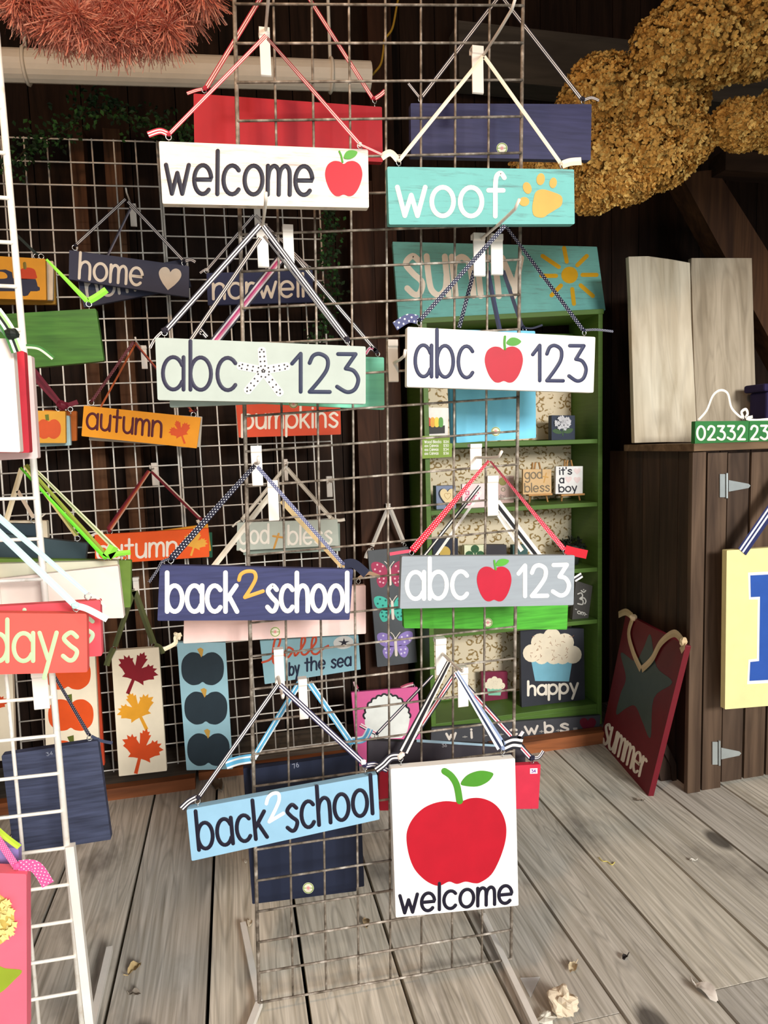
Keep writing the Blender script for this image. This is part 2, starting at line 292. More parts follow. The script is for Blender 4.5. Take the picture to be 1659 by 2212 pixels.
# ------------------------------------------------------------------ boards with lettering, pictures, eyes and ribbons
class Sign:
    def __init__(s, label, cor, Y=None, col='#ffffff', thick=.017, name='hanging_sign', cat='sign', group=None, mat=None, plane=None, streak=False, wear=None, var=.1, edge=None, lean=0., rough=.55, round_=.0025, root=None, bname='board'):
        cx = sum(p[0] for p in cor) / 4; cy = sum(p[1] for p in cor) / 4
        if plane: s.p0, s.n = plane
        else:
            s.n = Vector((0, -math.cos(lean), math.sin(lean))); s.p0 = onY(cx, cy, Y)
        if s.n.dot(CAM - s.p0) < 0: s.n = -s.n
        s.c3 = [hit(x, y, s.p0, s.n) for x, y in cor]
        base = (s.c3[2] + s.c3[3]) / 2
        s.root = root or thing(name, label, cat, base, group)
        s.thick = thick; s.layer = 0
        m = mat or paint(col, rough, var, streak, wear)
        mb = MB()
        pts = []                                   # softened corners
        for i in range(4):
            a, b, c = s.c3[i - 1], s.c3[i], s.c3[(i + 1) % 4]
            u = (a - b).normalized() * round_; v = (c - b).normalized() * round_
            pts += [b + u, b + (u + v) * .29, b + v]
        mb.prism(pts, -s.n * thick)
        s.board = mb.build(bname, m, s.root)
    def pt(s, px, py, off=0.): return hit(px, py, s.p0 + s.n * off, s.n)
    def stroke(s, mb, pts, w, off, h=.0011, mi=0):
        q = [Vector((p[0], p[1])) for p in pts]
        if len(q) == 2 and (q[1] - q[0]).length > 6: q = [q[0].lerp(q[1], i / 5) for i in range(6)]
        p2 = [q[0]]
        for a in q[1:]:
            if (a - p2[-1]).length > .35: p2.append(a)
        if len(p2) == 1: p2.append(p2[0] + Vector((.4, 0)))
        n = len(p2); closed = (p2[0] - p2[-1]).length < .8 and n > 6
        vs = []; fs = []
        for i, p in enumerate(p2):
            if closed and i in (0, n - 1): t = p2[1] - p2[n - 2]
            else: t = p2[min(i + 1, n - 1)] - p2[max(i - 1, 0)]
            t.normalize(); d = Vector((-t.y, t.x)) * (w / 2)
            vs += [s.pt(p.x + d.x, p.y + d.y, off), s.pt(p.x, p.y, off + h), s.pt(p.x - d.x, p.y - d.y, off)]
        for i in range(n - 1):
            a, b = 3 * i, 3 * i + 3
            fs += [(a, a + 1, b + 1, b), (a + 1, a + 2, b + 2, b + 1)]
        if not closed:
            for (i, sg) in ((0, -1), (n - 1, 1)):
                t = (p2[1] - p2[0] if i == 0 else p2[n - 1] - p2[n - 2]).normalized(); d = Vector((-t.y, t.x))
                k = len(vs); p = p2[i]
                arc = [s.pt(*(p + (d * math.cos(a) + t * sg * math.sin(a)) * (w / 2)), off) for a in [math.pi * j / 6 for j in range(7)]]
                vs += arc
                for j in range(6): fs.append((3 * i + 1, k + j, k + j + 1) if sg > 0 else (3 * i + 1, k + j + 1, k + j))
        g = []
        for f_ in fs:
            q_ = [vs[i] for i in f_]
            g.append(f_ if (q_[1] - q_[0]).cross(q_[2] - q_[0]).dot(s.n) >= 0 else tuple(reversed(f_)))
        mb.add(vs, g, mi)
    def word(s, text, p0, p1, xh, col, w, up=None, gap=.26, layer=.0006, name='lettering', rough=.5):
        p0 = Vector(p0); p1 = Vector(p1); st, L = layout(text, gap)
        ax = (p1 - p0) / L; u = Vector(up).normalized() * xh if up else Vector((ax.y, -ax.x)).normalized() * xh
        mb = MB()
        for q in st: s.stroke(mb, [tuple(p0 + ax * x + u * y) for x, y in q], w, layer)
        return mb.build(name, paint(col, rough, .06), s.root, True)
    def lines(s, strokes, col, w, name, layer=.0006, parent=None):
        mb = MB()
        for q in strokes: s.stroke(mb, q, w, layer)
        return mb.build(name, paint(col, .5, .06), parent or s.root, True)
    def poly(s, polys, col, name, layer=1, parent=None, mat=None):
        if isinstance(polys[0][0], (int, float)): polys = [polys]
        mb = MB(); o = .0007 * layer
        for i_, pl in enumerate(polys): mb.prism([s.pt(x, y, o + (.00008 * i_ if name == 'cupcake_frosting' else 0)) for x, y in pl], -s.n * (o + .0002) if layer == 1 else -s.n * .0006)
        return mb.build(name, mat or paint(col, .5, .07), parent or s.root)
    def eye(s, *pts, r=None):
        for (x, y) in pts:
            c = s.pt(x, y, -s.thick * .5); R = r or .0052
            mb = MB(); mb.ring(c, s.n + Vector((.25, 0, 0)), R, R * .2)
            mb.tube([c - Vector((0, 0, R)), c - Vector((0, 0, R + .011))], R * .2, 5)
            mb.build('eye_hook', SILVER, s.root, True)
    def rib(s, pts, w, cols, off=-.008, name='hanging_ribbon', knots=(), mat=None, twist=None, smooth=False, w_end=None):
        """pts photo points (px, py[, extra depth]); w width in px; cols colour stripes across"""
        if smooth:
            z = [p[2] if len(p) > 2 else 0 for p in pts]; p2 = cr([(p[0], p[1]) for p in pts], 6)
            pts = [(p[0], p[1], z[min(len(z) - 1, i // 6)]) for i, p in enumerate(p2)]
        elif len(pts) == 2:
            a, b = pts; pts = [tuple(a[k] + (b[k] - a[k]) * i / 6 for k in range(2)) for i in range(7)]
        mb = MB(); P = [s.pt(p[0], p[1], off + (p[2] if len(p) > 2 else 0)) for p in pts]; n = len(P)
        mm = w / FP * (P[0] - CAM).dot(fwd); nc = len(cols)
        vs = []; uv = []; ln = 0
        for i, p in enumerate(P):
            t = (P[min(i + 1, n - 1)] - P[max(i - 1, 0)]).normalized()
            f = i / (n - 1)
            k = mm * ((1 - f) + f * (w_end / w)) if w_end else mm
            d = s.n.cross(t).normalized()
            if twist: d = (Matrix.Rotation(twist[0] + (twist[1] - twist[0]) * f, 3, t) @ d)
            if i: ln += (P[i] - P[i - 1]).length
            for j in range(nc + 1):
                vs.append(p + d * k * (j / nc - .5)); uv.append((j / nc, ln / max(mm, 1e-4)))
        k0 = mb.add(vs, [], 0, uv)
        for i in range(n - 1):
            for j in range(nc):
                a = k0 + i * (nc + 1) + j; mb.f.append([a, a + 1, a + nc + 2, a + nc + 1]); mb.mi.append(j)
        for (x, y) in knots:
            c = s.pt(x, y, off); mb.lump(c, mm * .55, mm * .45, mm * .5, random.randrange(nc), .3, seed=x)
        mats = [mat] if mat else [paint(c, .6, .08) for c in cols]
        return mb.build(name, mats * (nc if mat and nc > 1 else 1), s.root)
    def sticker(s, x, y, r, ring=True):
        o = s.poly(T(disc(), (x, y), r), '#efe6cf', 'maker_sticker')
        mb = MB(); s.stroke(mb, T(disc(24) + [(1, 0)], (x, y), r * .86), r * .16, .0009); s.stroke(mb, [(x - r * .8, y), (x - r * .4, y)], r * .14, .0009); s.stroke(mb, [(x + r * .4, y), (x + r * .8, y)], r * .14, .0009)
        mb.build('green_ring', paint('#8fae55'), o, True)
        s.poly(T(star(6, .75), (x, y), r * .34), '#e39a98', 'pink_flower', 2, o)
def apple(S, c, sx, sy, stem, leaf, w, red='#c40e26', green='#4f9a2c', shape=None):
    o = S.poly(shape or T(APPLE, c, sx, sy), red, 'apple_picture')
    S.lines([stem], green, w, 'apple_stem', .0012, o)
    S.poly(leaf, green, 'apple_leaf', 2, o)
def hook(label, px0, py0, px1, py1, Y, prong, group, L=.15, wire=.004, col=None):
    """a white slat hook: plate with a lip over the wire, and a prong towards the viewer"""
    a = onY(px0, py0, Y - .012); b = onY(px1, py1, Y - .012); x0, x1 = min(a.x, b.x), max(a.x, b.x); z1, z0 = a.z, b.z
    h = z1 - z0; cx = (x0 + x1) / 2
    r = thing('grid_hook', label, 'hook', (cx, Y, z0), group); m = col or HOOKW
    mb = MB(); y = Y - .006
    prof = [(y, z0), (y - .004, z0 + .002), (y - .004, z1 - h * .18), (y - .007, z1 - h * .15), (y - .007, z1), (y + .014, z1), (y + .014, z1 - h * .12), (y + .011, z1 - h * .12), (y + .011, z1 - .003), (y - .002, z1 - .003), (y, z1 - h * .2)]
    mb.prism([(x0, p[0], p[1]) for p in prof], (x1 - x0, 0, 0)); mb.build('plate', m, r, bevel=.0008)
    if prong:
        p = onY(prong[0], prong[1], Y - .01); t = MB()
        t.tube([p, p + Vector((0, -L * .5, 0)), p + Vector((0, -L * .9, .003)), p + Vector((0, -L, .014))], .0032, 8); t.build('prong', m, r, True)
    return r
# ================================================================== THE BARN
FLOORM = wood('floor_wood', '#b8b0a0', '#ece5d8', 'Y', 1., .8, '#5d5650', .5, fine=3.2)
DARKW = wood('dark_wall_wood', '#1b120d', '#33231a', 'Z', 1., .85, None, .4)
mb = MB(); bw = .2285; x = -.3485 - 11 * bw; k = 0
rnd = random.Random(3)
while x < 3.4:
    ends = [-6., 3.0]
    if k == 15: ends = [-6., onZ(1330, 2190).y, 3.0]
    if k == 17: ends = [-6., onZ(1600, 2125).y, 3.0]
    for a, b in zip(ends, ends[1:]):
        q = (rnd.random() * 9 , rnd.random() * 30, rnd.random() * 5)
        mb.box((x + .0045, a + .0015, -.03), (x + bw - .0045, b - .0015, 0), 0, q)
    x += bw; k += 1
mb.box((-3.2, -6, -.12), (3.6, 3, -.06), 1)
struct(mb.build('floor', [FLOORM, paint('#0c0a09', .9)]))
def planks(name, axis, lo, hi, width, m, gap=.004, seed=1):
    mb = MB(); r = random.Random(seed); a = lo[axis]
    while a < hi[axis]:
        w = width * r.uniform(.85, 1.15); l = list(lo); h = list(hi); l[axis] = a + gap / 2; h[axis] = min(a + w, hi[axis]) - gap / 2
        if h[axis] - l[axis] > .01: mb.box(l, h, 0, (r.random() * 9, r.random() * 5, r.random() * 20))
        a += w
    l = list(lo); h = list(hi); o_ = {0: 1, 1: 0}[axis] if name != 'ceiling' else 2
    far = hi[o_] if name in ('wall_back', 'wall_right', 'ceiling') else lo[o_]; sg = 1 if far == hi[o_] else -1
    l[o_], h[o_] = sorted((far + sg * .001, far + sg * .02)); mb.box(l, h, 0, (.1, 1, 1))
    return struct(mb.build(name, m))
planks('wall_back', 0, [-2.2, 2.88, 0], [3.2, 2.91, 3.5], .16, DARKW)
planks('wall_left', 1, [-2.2, -.5, 0], [-2.17, 2.88, 3.5], .18, DARKW, seed=2)
planks('wall_right', 1, [3.0, -.5, 0], [3.03, 2.88, 3.5], .18, DARKW, seed=3)
planks('wall_front_shade', 0, [-2.2, -.42, 2.5], [3.2, -.39, 3.42], .18, DARKW, seed=6)  # unseen header, added to keep daylight off the upper part
planks('ceiling', 0, [-2.2, -.5, 3.42], [3.2, 2.9, 3.45], .2, DARKW, seed=4)
BEAM = wood('beam_wood', '#2c2019', '#4a3527', 'X', .7, .85, None, .4)
GREYB = wood('grey_beam_wood', '#4a4540', '#5e5850', 'X', .6, .85, None, .25)
STUD = wood('stud_wood', '#4c3020', '#7a563c', 'Z', .8, .8, None, .5)
mb = MB()
for y in (.2, .9, 1.6, 2.3): mb.box((-2.2, y, 3.24), (3.2, y + .09, 3.42), 0, (y, y, 1))
struct(mb.build('trim_1', BEAM))
mb = MB(); p = onY(1000, 45, 2.74); q = onY(1000, 168, 2.74); mb.box((.98, 2.74, q.z), (3.0, 2.86, p.z), 0, (.4, 1, 2)); struct(mb.build('trim_2', GREYB))
mb = MB(); mb.prism([onY(x, y, 2.5) for x, y in ((1469, 374), (1548, 366), (1720, 640), (1720, 840))], (0, .1, 0), 0, (.6, 3, 1)); struct(mb.build('trim_3', wood('brace_wood', '#3a2519', '#5e4029', 'Z', .7)))
mb = MB(); a, b = onY(1568, 323, 2.42), onY(1568, 367, 2.42); mb.box((a.x, 2.42, b.z), (3.0, 2.52, a.z), 0, (.3, 7, 1)); struct(mb.build('trim_4', BEAM))
mb = MB()                                            # wall studs behind the rear racks
for (xa, xb, y) in ((150, 182, 340), (225, 262, 340)):
    a, b = onY(xa, y, 2.80), onY(xb, y, 2.80); mb.box((a.x, 2.80, 0), (b.x, 2.88, 2.5), 0, (xa * .13, 1, xa))
struct(mb.build('trim_5', STUD))
mb = MB(); a, b = onY(772, 900, 2.76), onY(868, 900, 2.76)
mb.box((a.x, 2.76, 0), ((a.x + b.x) / 2 - .003, 2.86, 2.35), 0, (.5, 2, 3)); mb.box(((a.x + b.x) / 2, 2.765, 0), (b.x, 2.86, 3.2), 0, (.2, 5, 3)); struct(mb.build('trim_6', wood('post_wood', '#2a1a12', '#4b3021', 'Z', .8)))
# timber sill along the foot of the wall, and the rail under the bookcase
RED = wood('red_rail_wood', '#7a4a30', '#b06a40', 'X', .7, .75, None, .35)
GREYP = wood('grey_step_wood', '#5a5148', '#7d7266', 'X', .7, .8, None, .3)
mb = MB(); mb.box((-2.1, 2.56, .0), (-.2, 2.60, .045), 0, (.3, 0, 1)); mb.box((-2.1, 2.60, .0), (-.2, 2.87, .043), 1, (.4, 0, 1)); struct(mb.build('baseboard_left', [RED, GREYP]))
mb = MB(); mb.box((-.19, 2.625, .0), (.56, 2.665, .032), 0, (.9, 0, 1)); mb.box((-.19, 2.665, .0), (.56, 2.87, .05), 1, (.7, 0, 1)); struct(mb.build('baseboard_back', [RED, GREYP]))
mb = MB(); mb.box((.98, 2.475, .0), (1.50, 2.53, .05), 0, (.55, 0, 1)); struct(mb.build('baseboard_right', RED))
# ================================================================== wire racks
RUST = rusty('rusted_wire', '#62584c', '#9c9082', '#d6cdc0')
WHITEW = rusty('white_wire', '#f4eee2', '#f9f5ec', '#e6dccd')
def rack(label, c, m, rv, rh, nv, zs, group, rail=None, feet=()):
    tl, tr, br, bl = [Vector(p) for p in c]
    r = thing('grid_rack', label, 'wire rack', (bl + br) / 2, group)
    fr = MB()
    for a, b in ((tl, bl), (tr, br)): fr.tube([a, b], rail or rv * 1.35, 8)
    fr.build('side_rail', m, r, True)
    v = MB()
    for i in range(1, nv):
        f = i / nv; v.tube([tl.lerp(tr, f), bl.lerp(br, f)], rv, 6)
    v.build('upright_wires', m, r, True)
    h = MB(); d = Vector((0, -rv - rh * .6, 0))
    for z in zs:
        fa = (z - bl.z) / (tl.z - bl.z); fb = (z - bl.z) / (tl.z - bl.z)
        h.tube([bl.lerp(tl, fa) + d, br.lerp(tr, fb) + d], rh, 6)
    h.build('cross_wires', m, r, True)
    for nm, pl in feet:
        t = MB()
        for (p0, p1) in pl:
            p0, p1 = Vector(p0), Vector(p1); u = (p1 - p0).normalized(); s_ = u.cross(Vector((0, 0, 1))) if abs(u.z) < .9 else Vector((1, 0, 0)); w = s_.cross(u)
            s_.normalize(); w.normalize(); hw = .0075
            t.prism([p0 + s_ * hw + w * hw, p0 - s_ * hw + w * hw, p0 - s_ * hw - w * hw, p0 + s_ * hw - w * hw], p1 - p0)
        t.build(nm, paint('#ece6dc', .4, .05), r)
    return r
YG, YL, YR = 1.45, 1.31, 2.68
tl, tr, bl, br = onY(510, 150, YG), onY(1128, 150, YG), onY(560, 2165, YG), onY(1104, 2088, YG)
e = .42; tl2 = tl + (tl - bl) * e / 2; tr2 = tr + (tr - br) * e / 2
bl.z, br.z = max(bl.z, .03), .012
zz = [.035 + .0735 * i for i in range(34) if .035 + .0735 * i < min(tl2.z, tr2.z)]
FA, FB, FC = onZ(525, 1997, .012), onZ(560, 2168, .012), onZ(532, 2240, .012)
GA, GB = onZ(1043, 1978, .012), onZ(1165, 2235, .012)
rack('rust brown wire grid rack in the middle holding the welcome and abc signs', [tl2, tr2, br, bl], RUST, .0026, .0026, 8, zz, None, .0042, [('foot', [(FA, FB), (FB, FC)]), ('foot', [(GA, GB)])])
a, b = onY(-3, 135, YL), onY(178, 2212, YL); dd = (b - a) / (b.z - a.z)
tr_ = a + dd * (2.3 - a.z); br_ = a + dd * (.03 - a.z); wv = Vector((-.61, 0, .012))
la = onZ(237, 2050, .03); lb = onZ(196, 2230, .03); pa = onY(147, 1826, YL - .004) + Vector((.004, 0, 0)); pb = br_ + Vector((.018, 0, -.02))
rack('white wire grid rack at the left edge of the photo holding the coral days sign', [tr_ + wv, tr_, br_, br_ + wv], WHITEW, .0036, .0034, 8, [.05 + .0735 * i for i in range(31)], None, .006, [('post_sleeve', [(pa, pb)]), ('foot', [(la, lb)])])
for lab, x0, x1, t0, t1 in (('white wire grid rack on the back wall behind the home sign', -50, 338, 292, 304), ('white wire grid rack on the back wall behind the pumpkins sign', 343, 684, 306, 322)):
    s0 = .073 - .00001 * x0; s1 = .069 - .000055 * (x1 - 338)
    A, B = onY(x0, t0, YR), onY(x1, t1, YR); C = onY(x1 + s1 * 1340, 1650, YR); D = onY(x0 + s0 * 1380, 1690, YR)
    C.z = .055; D.z = .055
    rack(lab, [A, B, C, D], WHITEW, .0030, .0028, 8, [.065 + .0775 * i for i in range(31) if .065 + .0775 * i < A.z + .01], 'white racks on the back wall', .0036)
# ================================================================== signs hung on the middle rack
G1 = 'white hooks on the middle rack'
INK = '#131024'; INK2 = '#29273f'; CREAM = '#f8eedd'; NAVYB = '#232a46'
BW = ['#26232e', '#eee6df', '#26232e', '#eee6df', '#26232e']
hook('white slat hook above the whitewashed welcome sign', 559, 57, 587, 164, YG, (574, 66), G1, .17)
hook('white slat hook above the teal woof sign', 1020, 97, 1046, 202, YG, (1044, 120), G1, .17)
hook('white slat hook above the starfish abc sign, left of a pair', 553, 482, 582, 578, YG, (567, 490), G1)
hook('white slat hook above the starfish abc sign, right of a pair', 610, 484, 637, 580, YG, None, G1)
hook('white slat hook over the sunny sign, left of a pair', 1023, 502, 1050, 597, YG, (1040, 516), G1, .2)
hook('white slat hook over the sunny sign, right of a pair', 1061, 504, 1088, 594, YG, None, G1)
hook('white slat hook left of the white abc sign with an apple', 838, 733, 862, 825, YG, (851, 784), G1, .10)
hook('white slat hook above the navy school sign, higher of a pair', 541, 963, 569, 1050, YG, (553, 1000), G1)
hook('white slat hook above the navy school sign, lower of a pair', 577, 1038, 604, 1126, YG, None, G1)
hook('white slat hook above the grey abc sign, higher of a pair', 1016, 959, 1042, 1016, YG, (1028, 988), G1)
hook('white slat hook above the grey abc sign, lower of a pair', 1053, 1028, 1078, 1115, YG, None, G1)
hook('white slat hook over the fall sign above the light blue school sign', 591, 1404, 616, 1485, YG, (601, 1462), G1)
hook('white slat hook above the light blue school sign, lower right one', 644, 1468, 667, 1555, YG, None, G1)
hook('white slat hook above the big apple welcome sign, left of a pair', 941, 1381, 966, 1459, YG, (956, 1412), G1)
hook('white slat hook above the big apple welcome sign, right of a pair', 989, 1444, 1013, 1528, YG, None, G1)
RW = ['#b5283a', '#efd9cf', '#b5283a', '#efd9cf', '#b5283a']
# welcome
S = Sign('whitewashed board reading welcome beside a red apple, topmost sign on the rack', [(343, 305), (795, 323), (797, 449), (351, 440)], 1.345, '#eadccd', wear='#766c70', var=.04)
S.word('welcome', (358, 418), (675, 421), 62, INK, 9.5)
apple(S, (742.5, 386), 41, 38, cr([(733, 327), (737, 336), (740, 350)]), T(LEAF, (757, 333.5), 16, 18, -18), 4, '#bc0c22')
S.eye((364, 296), (777, 316)); S.rib([(575, 76), (364, 291)], 8, RW, knots=[(364, 290)]); S.rib([(577, 82), (778, 312)], 9, RW, twist=(1.2, .2), knots=[(778, 312)])
S.rib([(362, 289), (345, 283), (320, 291)], 13, RW, smooth=True, name='ribbon_tail'); S.rib([(780, 313), (800, 322), (826, 334)], 6, RW, smooth=True, name='ribbon_tail')
# woof
S = Sign('turquoise weathered board reading woof with a tan paw print', [(836.5, 360), (1240, 366), (1241.5, 484), (840.5, 485)], 1.35, '#68b0ab', wear='#4d6563', var=.06)
S.word('woof', (858, 466), (1088, 467), 62, CREAM, 10)
S.poly(cr([(1158, 414), (1172, 409), (1192, 414), (1213, 424), (1213, 443), (1198, 454), (1185, 462), (1172, 470), (1154, 466), (1150, 449), (1153, 429)], 4, True), '#cf9d40', 'paw_pad')
for (cx, cy, rx, ry, ro) in ((1132.5, 435.5, 11, 10, 0), (1139, 406, 9, 13, -18), (1168, 387, 9, 13, 8), (1195, 395, 8, 11.5, 8)): S.poly(T(disc(), (cx, cy), rx, ry, ro), '#cf9d40', 'paw_toe')
S.eye((861, 352), (1214, 359)); CRE = ['#e6d2b8', '#f0e0c8']
S.rib([(1044, 122), (862, 347)], 8, CRE, knots=[(862, 346)]); S.rib([(1046, 122), (1212, 354)], 9, CRE, knots=[(1212, 354)])
S.rib([(860, 346), (843, 330), (824, 340)], 14, CRE, smooth=True, name='ribbon_tail'); S.rib([(1214, 356), (1232, 350), (1256, 348)], 16, CRE, smooth=True, name='ribbon_tail')
# red and navy blanks behind, top
S = Sign('plain red board hung behind the whitewashed welcome sign', [(418, 202), (825, 231), (827, 350), (420, 330)], 1.56, '#a8081a', var=.08)
S.eye((441, 195), (809, 218)); S.rib([(614, -88), (445, 190)], 10, RW, knots=[(443, 191)]); S.rib([(614, -88), (806, 214)], 9, RW, knots=[(807, 213)])
S.rib([(440, 192), (424, 195), (404, 202)], 7, RW, smooth=True, name='ribbon_tail'); S.rib([(810, 213), (822, 205), (832, 196)], 9, RW, name='ribbon_tail')
S = Sign('plain navy board hung behind the turquoise woof sign', [(887, 223), (1278, 225), (1276, 346), (888, 338)], 1.56, '#343458', streak=True, var=.25)
S.sticker(1084.5, 320, 12); S.eye((908, 216), (1259, 220)); S.rib([(1080, -10), (910, 211)], 9, BW, knots=[(909, 211)]); S.rib([(1082, -10), (1256, 214)], 10, BW, knots=[(1258, 214)])
S.rib([(906, 210), (882, 180)], 7, BW, name='ribbon_tail'); S.rib([(1262, 216), (1278, 211), (1294, 217)], 7, BW, smooth=True, name='ribbon_tail')
# abc starfish
S = Sign('pale sage board reading abc 123 with a dotted white starfish', [(335, 729), (790, 748.5), (790, 872.5), (340.5, 864)], 1.335, '#b3beb5', var=.05)
S.word('abc', (352, 841), (510, 843), 70, INK2, 8.5, up=(0, -1)); S.word('123', (631, 846), (774, 847), 82, NAVYB, 8.5, up=(0, -1), gap=.22)
stars = []; tips = [((565, 754), 8.5), ((622, 791), 8.5), ((606, 851), 8.5), ((533, 846), 8.5), ((516, 790), 8.5)]; cc = Vector((569, 801)); body = []; dl = []
for i, (tp, w_) in enumerate(tips):
    t = Vector(tp); u = (t - cc).normalized(); v = Vector((-u.y, u.x)); a2 = Vector(tips[(i + 1) % 5][0]); um = ((a2 - cc).normalized() + u).normalized()
    body += [tuple(t - v * w_), tuple(t + u * 4 - v * w_ * .5), tuple(t + u * 4 + v * w_ * .5), tuple(t + v * w_), tuple(cc + um * 15)]
    L = (t - cc).length
    for j in range(1, 5):
        for sg in (-1, 1): dl.append(tuple(cc + u * L * (j / 4.6) + v * 4.4 * sg))
    dl.append(tuple(cc + u * L * .98)); dl.append(tuple(cc + u * 3))
o = S.poly(body, '#f2ece0', 'starfish_picture'); S.poly([T(disc(8), d, 2) for d in dl], '#1f1c22', 'starfish_dots', 2, o)
S.eye((355, 719), (750, 737)); S.rib([(562, 486), (358, 714)], 13, BW, knots=[(355, 713)], w_end=12); S.rib([(568, 488), (749, 731)], 13, BW, knots=[(750, 733)])
S.rib([(352, 715), (335, 732), (324, 752)], 5, ['#e9e0d8', '#26232e', '#e9e0d8'], smooth=True, name='ribbon_tail')
S = Sign('pale sage board hanging tilted just behind the starfish abc sign', [(362, 762), (786, 752), (788, 862), (367, 880)], 1.375, '#a5b5aa', var=.05)
S.rib([(562, 514), (388, 770)], 9, ['#26232e', '#e9cfc0', '#26232e', '#e9cfc0', '#26232e'], off=.012); S.rib([(570, 510), (770, 768)], 6, BW, off=.012)
S = Sign('mint green plain board hung behind the rack beside the starfish sign', [(424, 760), (829.5, 772), (830.5, 885), (425, 864)], 1.545, '#7fd8b8', var=.08, streak=True)
S.sticker(634, 872, 10); S.eye((816, 765)); PK = ['#26232e', '#d8c9cb', '#b8326c', '#d4708f', '#d8c9cb', '#26232e']
S.rib([(604, 561), (462, 740)], 20, PK); S.rib([(634, 550), (814, 760)], 9, BW, knots=[(814, 760)]); S.rib([(814, 760), (800, 752), (790, 765)], 9, PK, smooth=True, name='ribbon_tail'); S.rib([(447, 728), (432, 712), (436, 722)], 10, BW, smooth=True, name='ribbon_tail')
# abc apple white
S = Sign('white board reading abc 123 with a red apple, navy letters', [(880, 706), (1286, 728), (1282, 848), (879, 835.5)], 1.345, '#f7f1e6', var=.02)
S.word('abc', (897, 813), (1022, 816), 68, '#262a4c', 8, up=(0, -1)); S.word('123', (1151, 822), (1266, 823), 76, '#262a4c', 8, up=(0, -1), gap=.22)
apple(S, (1088.5, 788), 42, 39, cr([(1091, 727), (1090, 740), (1091, 754)]), T(LEAF, (1110, 738), 16, 18, 0), 5, '#b20a26', '#4a942a')
ND = dots('#1c1f3a'); S.eye((905, 697), (1262, 719)); S.rib([(1091, 487), (907, 692)], 9, ['#1c1f3a'], mat=ND, knots=[(906, 691)]); S.rib([(1094, 490), (1260, 713)], 8, ['#1c1f3a'], mat=ND, twist=(1.3, .5), knots=[(1261, 713)])
S.rib([(903, 691), (882, 688), (853, 705)], 19, ['#4a4f78'], mat=dots('#4a4f78'), smooth=True, name='ribbon_tail'); S.rib([(1264, 713), (1290, 712), (1325, 716)], 5, ['#1c1f3a'], mat=ND, smooth=True, name='ribbon_tail')
S = Sign('tall light blue plain board behind the white abc sign, nearer of two', [(984, 712), (1156, 715), (1158, 946), (986, 957)], 1.545, '#6fc3e0', var=.08)
S.sticker(1071, 932, 10); S.eye((1133, 712)); S.rib([(1024, 585), (992, 708)], 9, ['#1c1f3a'], mat=ND); S.rib([(1087, 585), (1128, 706)], 9, ['#161a33'], knots=[(1130, 708)]); S.rib([(1131, 708), (1150, 709), (1172, 702)], 4, ['#161a33'], smooth=True, name='ribbon_tail')
S = Sign('tall sky blue plain board showing at the left behind another light blue board', [(966, 716), (1140, 714), (1143, 930), (977, 958)], 1.575, '#5cb2d4', var=.08)
S.rib([(1053, 585), (1080, 716)], 11, ['#161a33', '#20264a'])
# back 2 school navy
S = Sign('navy streaked board reading back 2 school in white and gold', [(345, 1221), (763, 1230), (755, 1339), (340, 1341)], 1.345, '#383c64', streak=True, var=.25)
S.word('back', (361, 1321), (512, 1321), 56, '#f8f4ec', 10, up=(0, -1)); S.word('school', (577, 1320), (751, 1320), 55, '#f8efe0', 10, up=(0, -1))
S.word('2', (527, 1291), (568, 1277), 52, '#dda54a', 8, name='gold_number')
S.eye((369, 1211), (742, 1222)); S.rib([(551, 1005), (371, 1206)], 9, ['#17172c'], mat=dots('#17172c'), w_end=15, knots=[(370, 1206)]); S.rib([(556, 1008), (740, 1217)], 8, ['#26294a'], mat=dots('#5b5e80'), knots=[(741, 1217)])
S.rib([(366, 1207), (350, 1214), (340, 1232), (322, 1258)], 6, ['#17172c'], mat=dots('#17172c'), smooth=True, name='ribbon_tail', off=.004); S.rib([(744, 1219), (765, 1218), (792, 1240)], 20, ['#161a33'], smooth=True, name='ribbon_tail')
S = Sign('pale pink plain board hung behind the navy school sign', [(399, 1292), (790, 1264), (790.5, 1369), (396, 1390)], 1.55, '#f0cfc8', var=.06)
S.sticker(594.5, 1365, 11); S.rib([(590, 1061), (455, 1232)], 12, ['#d9cbb4', '#e8dcc8']); S.rib([(608, 1082), (744, 1230)], 10, ['#d2b482'], knots=[(744, 1226)]); S.eye((774, 1256))
S.rib([(392, 1370), (380, 1376), (378, 1390), (354, 1403)], 9, ['#e6ddc0', '#d8cfae'], smooth=True, name='ribbon_tail', knots=[(386, 1378), (380, 1370)]); S.rib([(775, 1250), (795, 1238), (820, 1246)], 8, ['#d9b391'], smooth=True, name='ribbon_tail')
# grey abc apple
S = Sign('grey board reading abc 123 in white with a red apple', [(868, 1202), (1241.5, 1199.5), (1239, 1307), (864, 1315)], 1.345, '#979fa6', streak=True, var=.06)
S.word('abc', (879, 1294), (1010, 1292), 58, '#f7f5ef', 9, up=(0, -1)); S.word('123', (1120, 1288), (1229, 1286), 66, '#f7f5ef', 9, up=(0, -1), gap=.22)
apple(S, (1067.5, 1262), 38, 37.5, cr([(1068, 1211), (1069, 1220), (1071, 1230)]), T(LEAF, (1085, 1215), 15, 15, -14), 4, '#ba1230', '#56a834')
RD = dots('#c8102e'); S.eye((889, 1194), (1220, 1191)); S.rib([(1056, 995), (891, 1189)], 6, ['#c8102e', '#c8102e'], mat=RD, w_end=17, knots=[(890, 1188)]); S.rib([(1059, 996), (1218, 1186)], 6, ['#d84a5a'], mat=dots('#d2384e'), w_end=11, twist=(1.1, .2), knots=[(1219, 1186)])
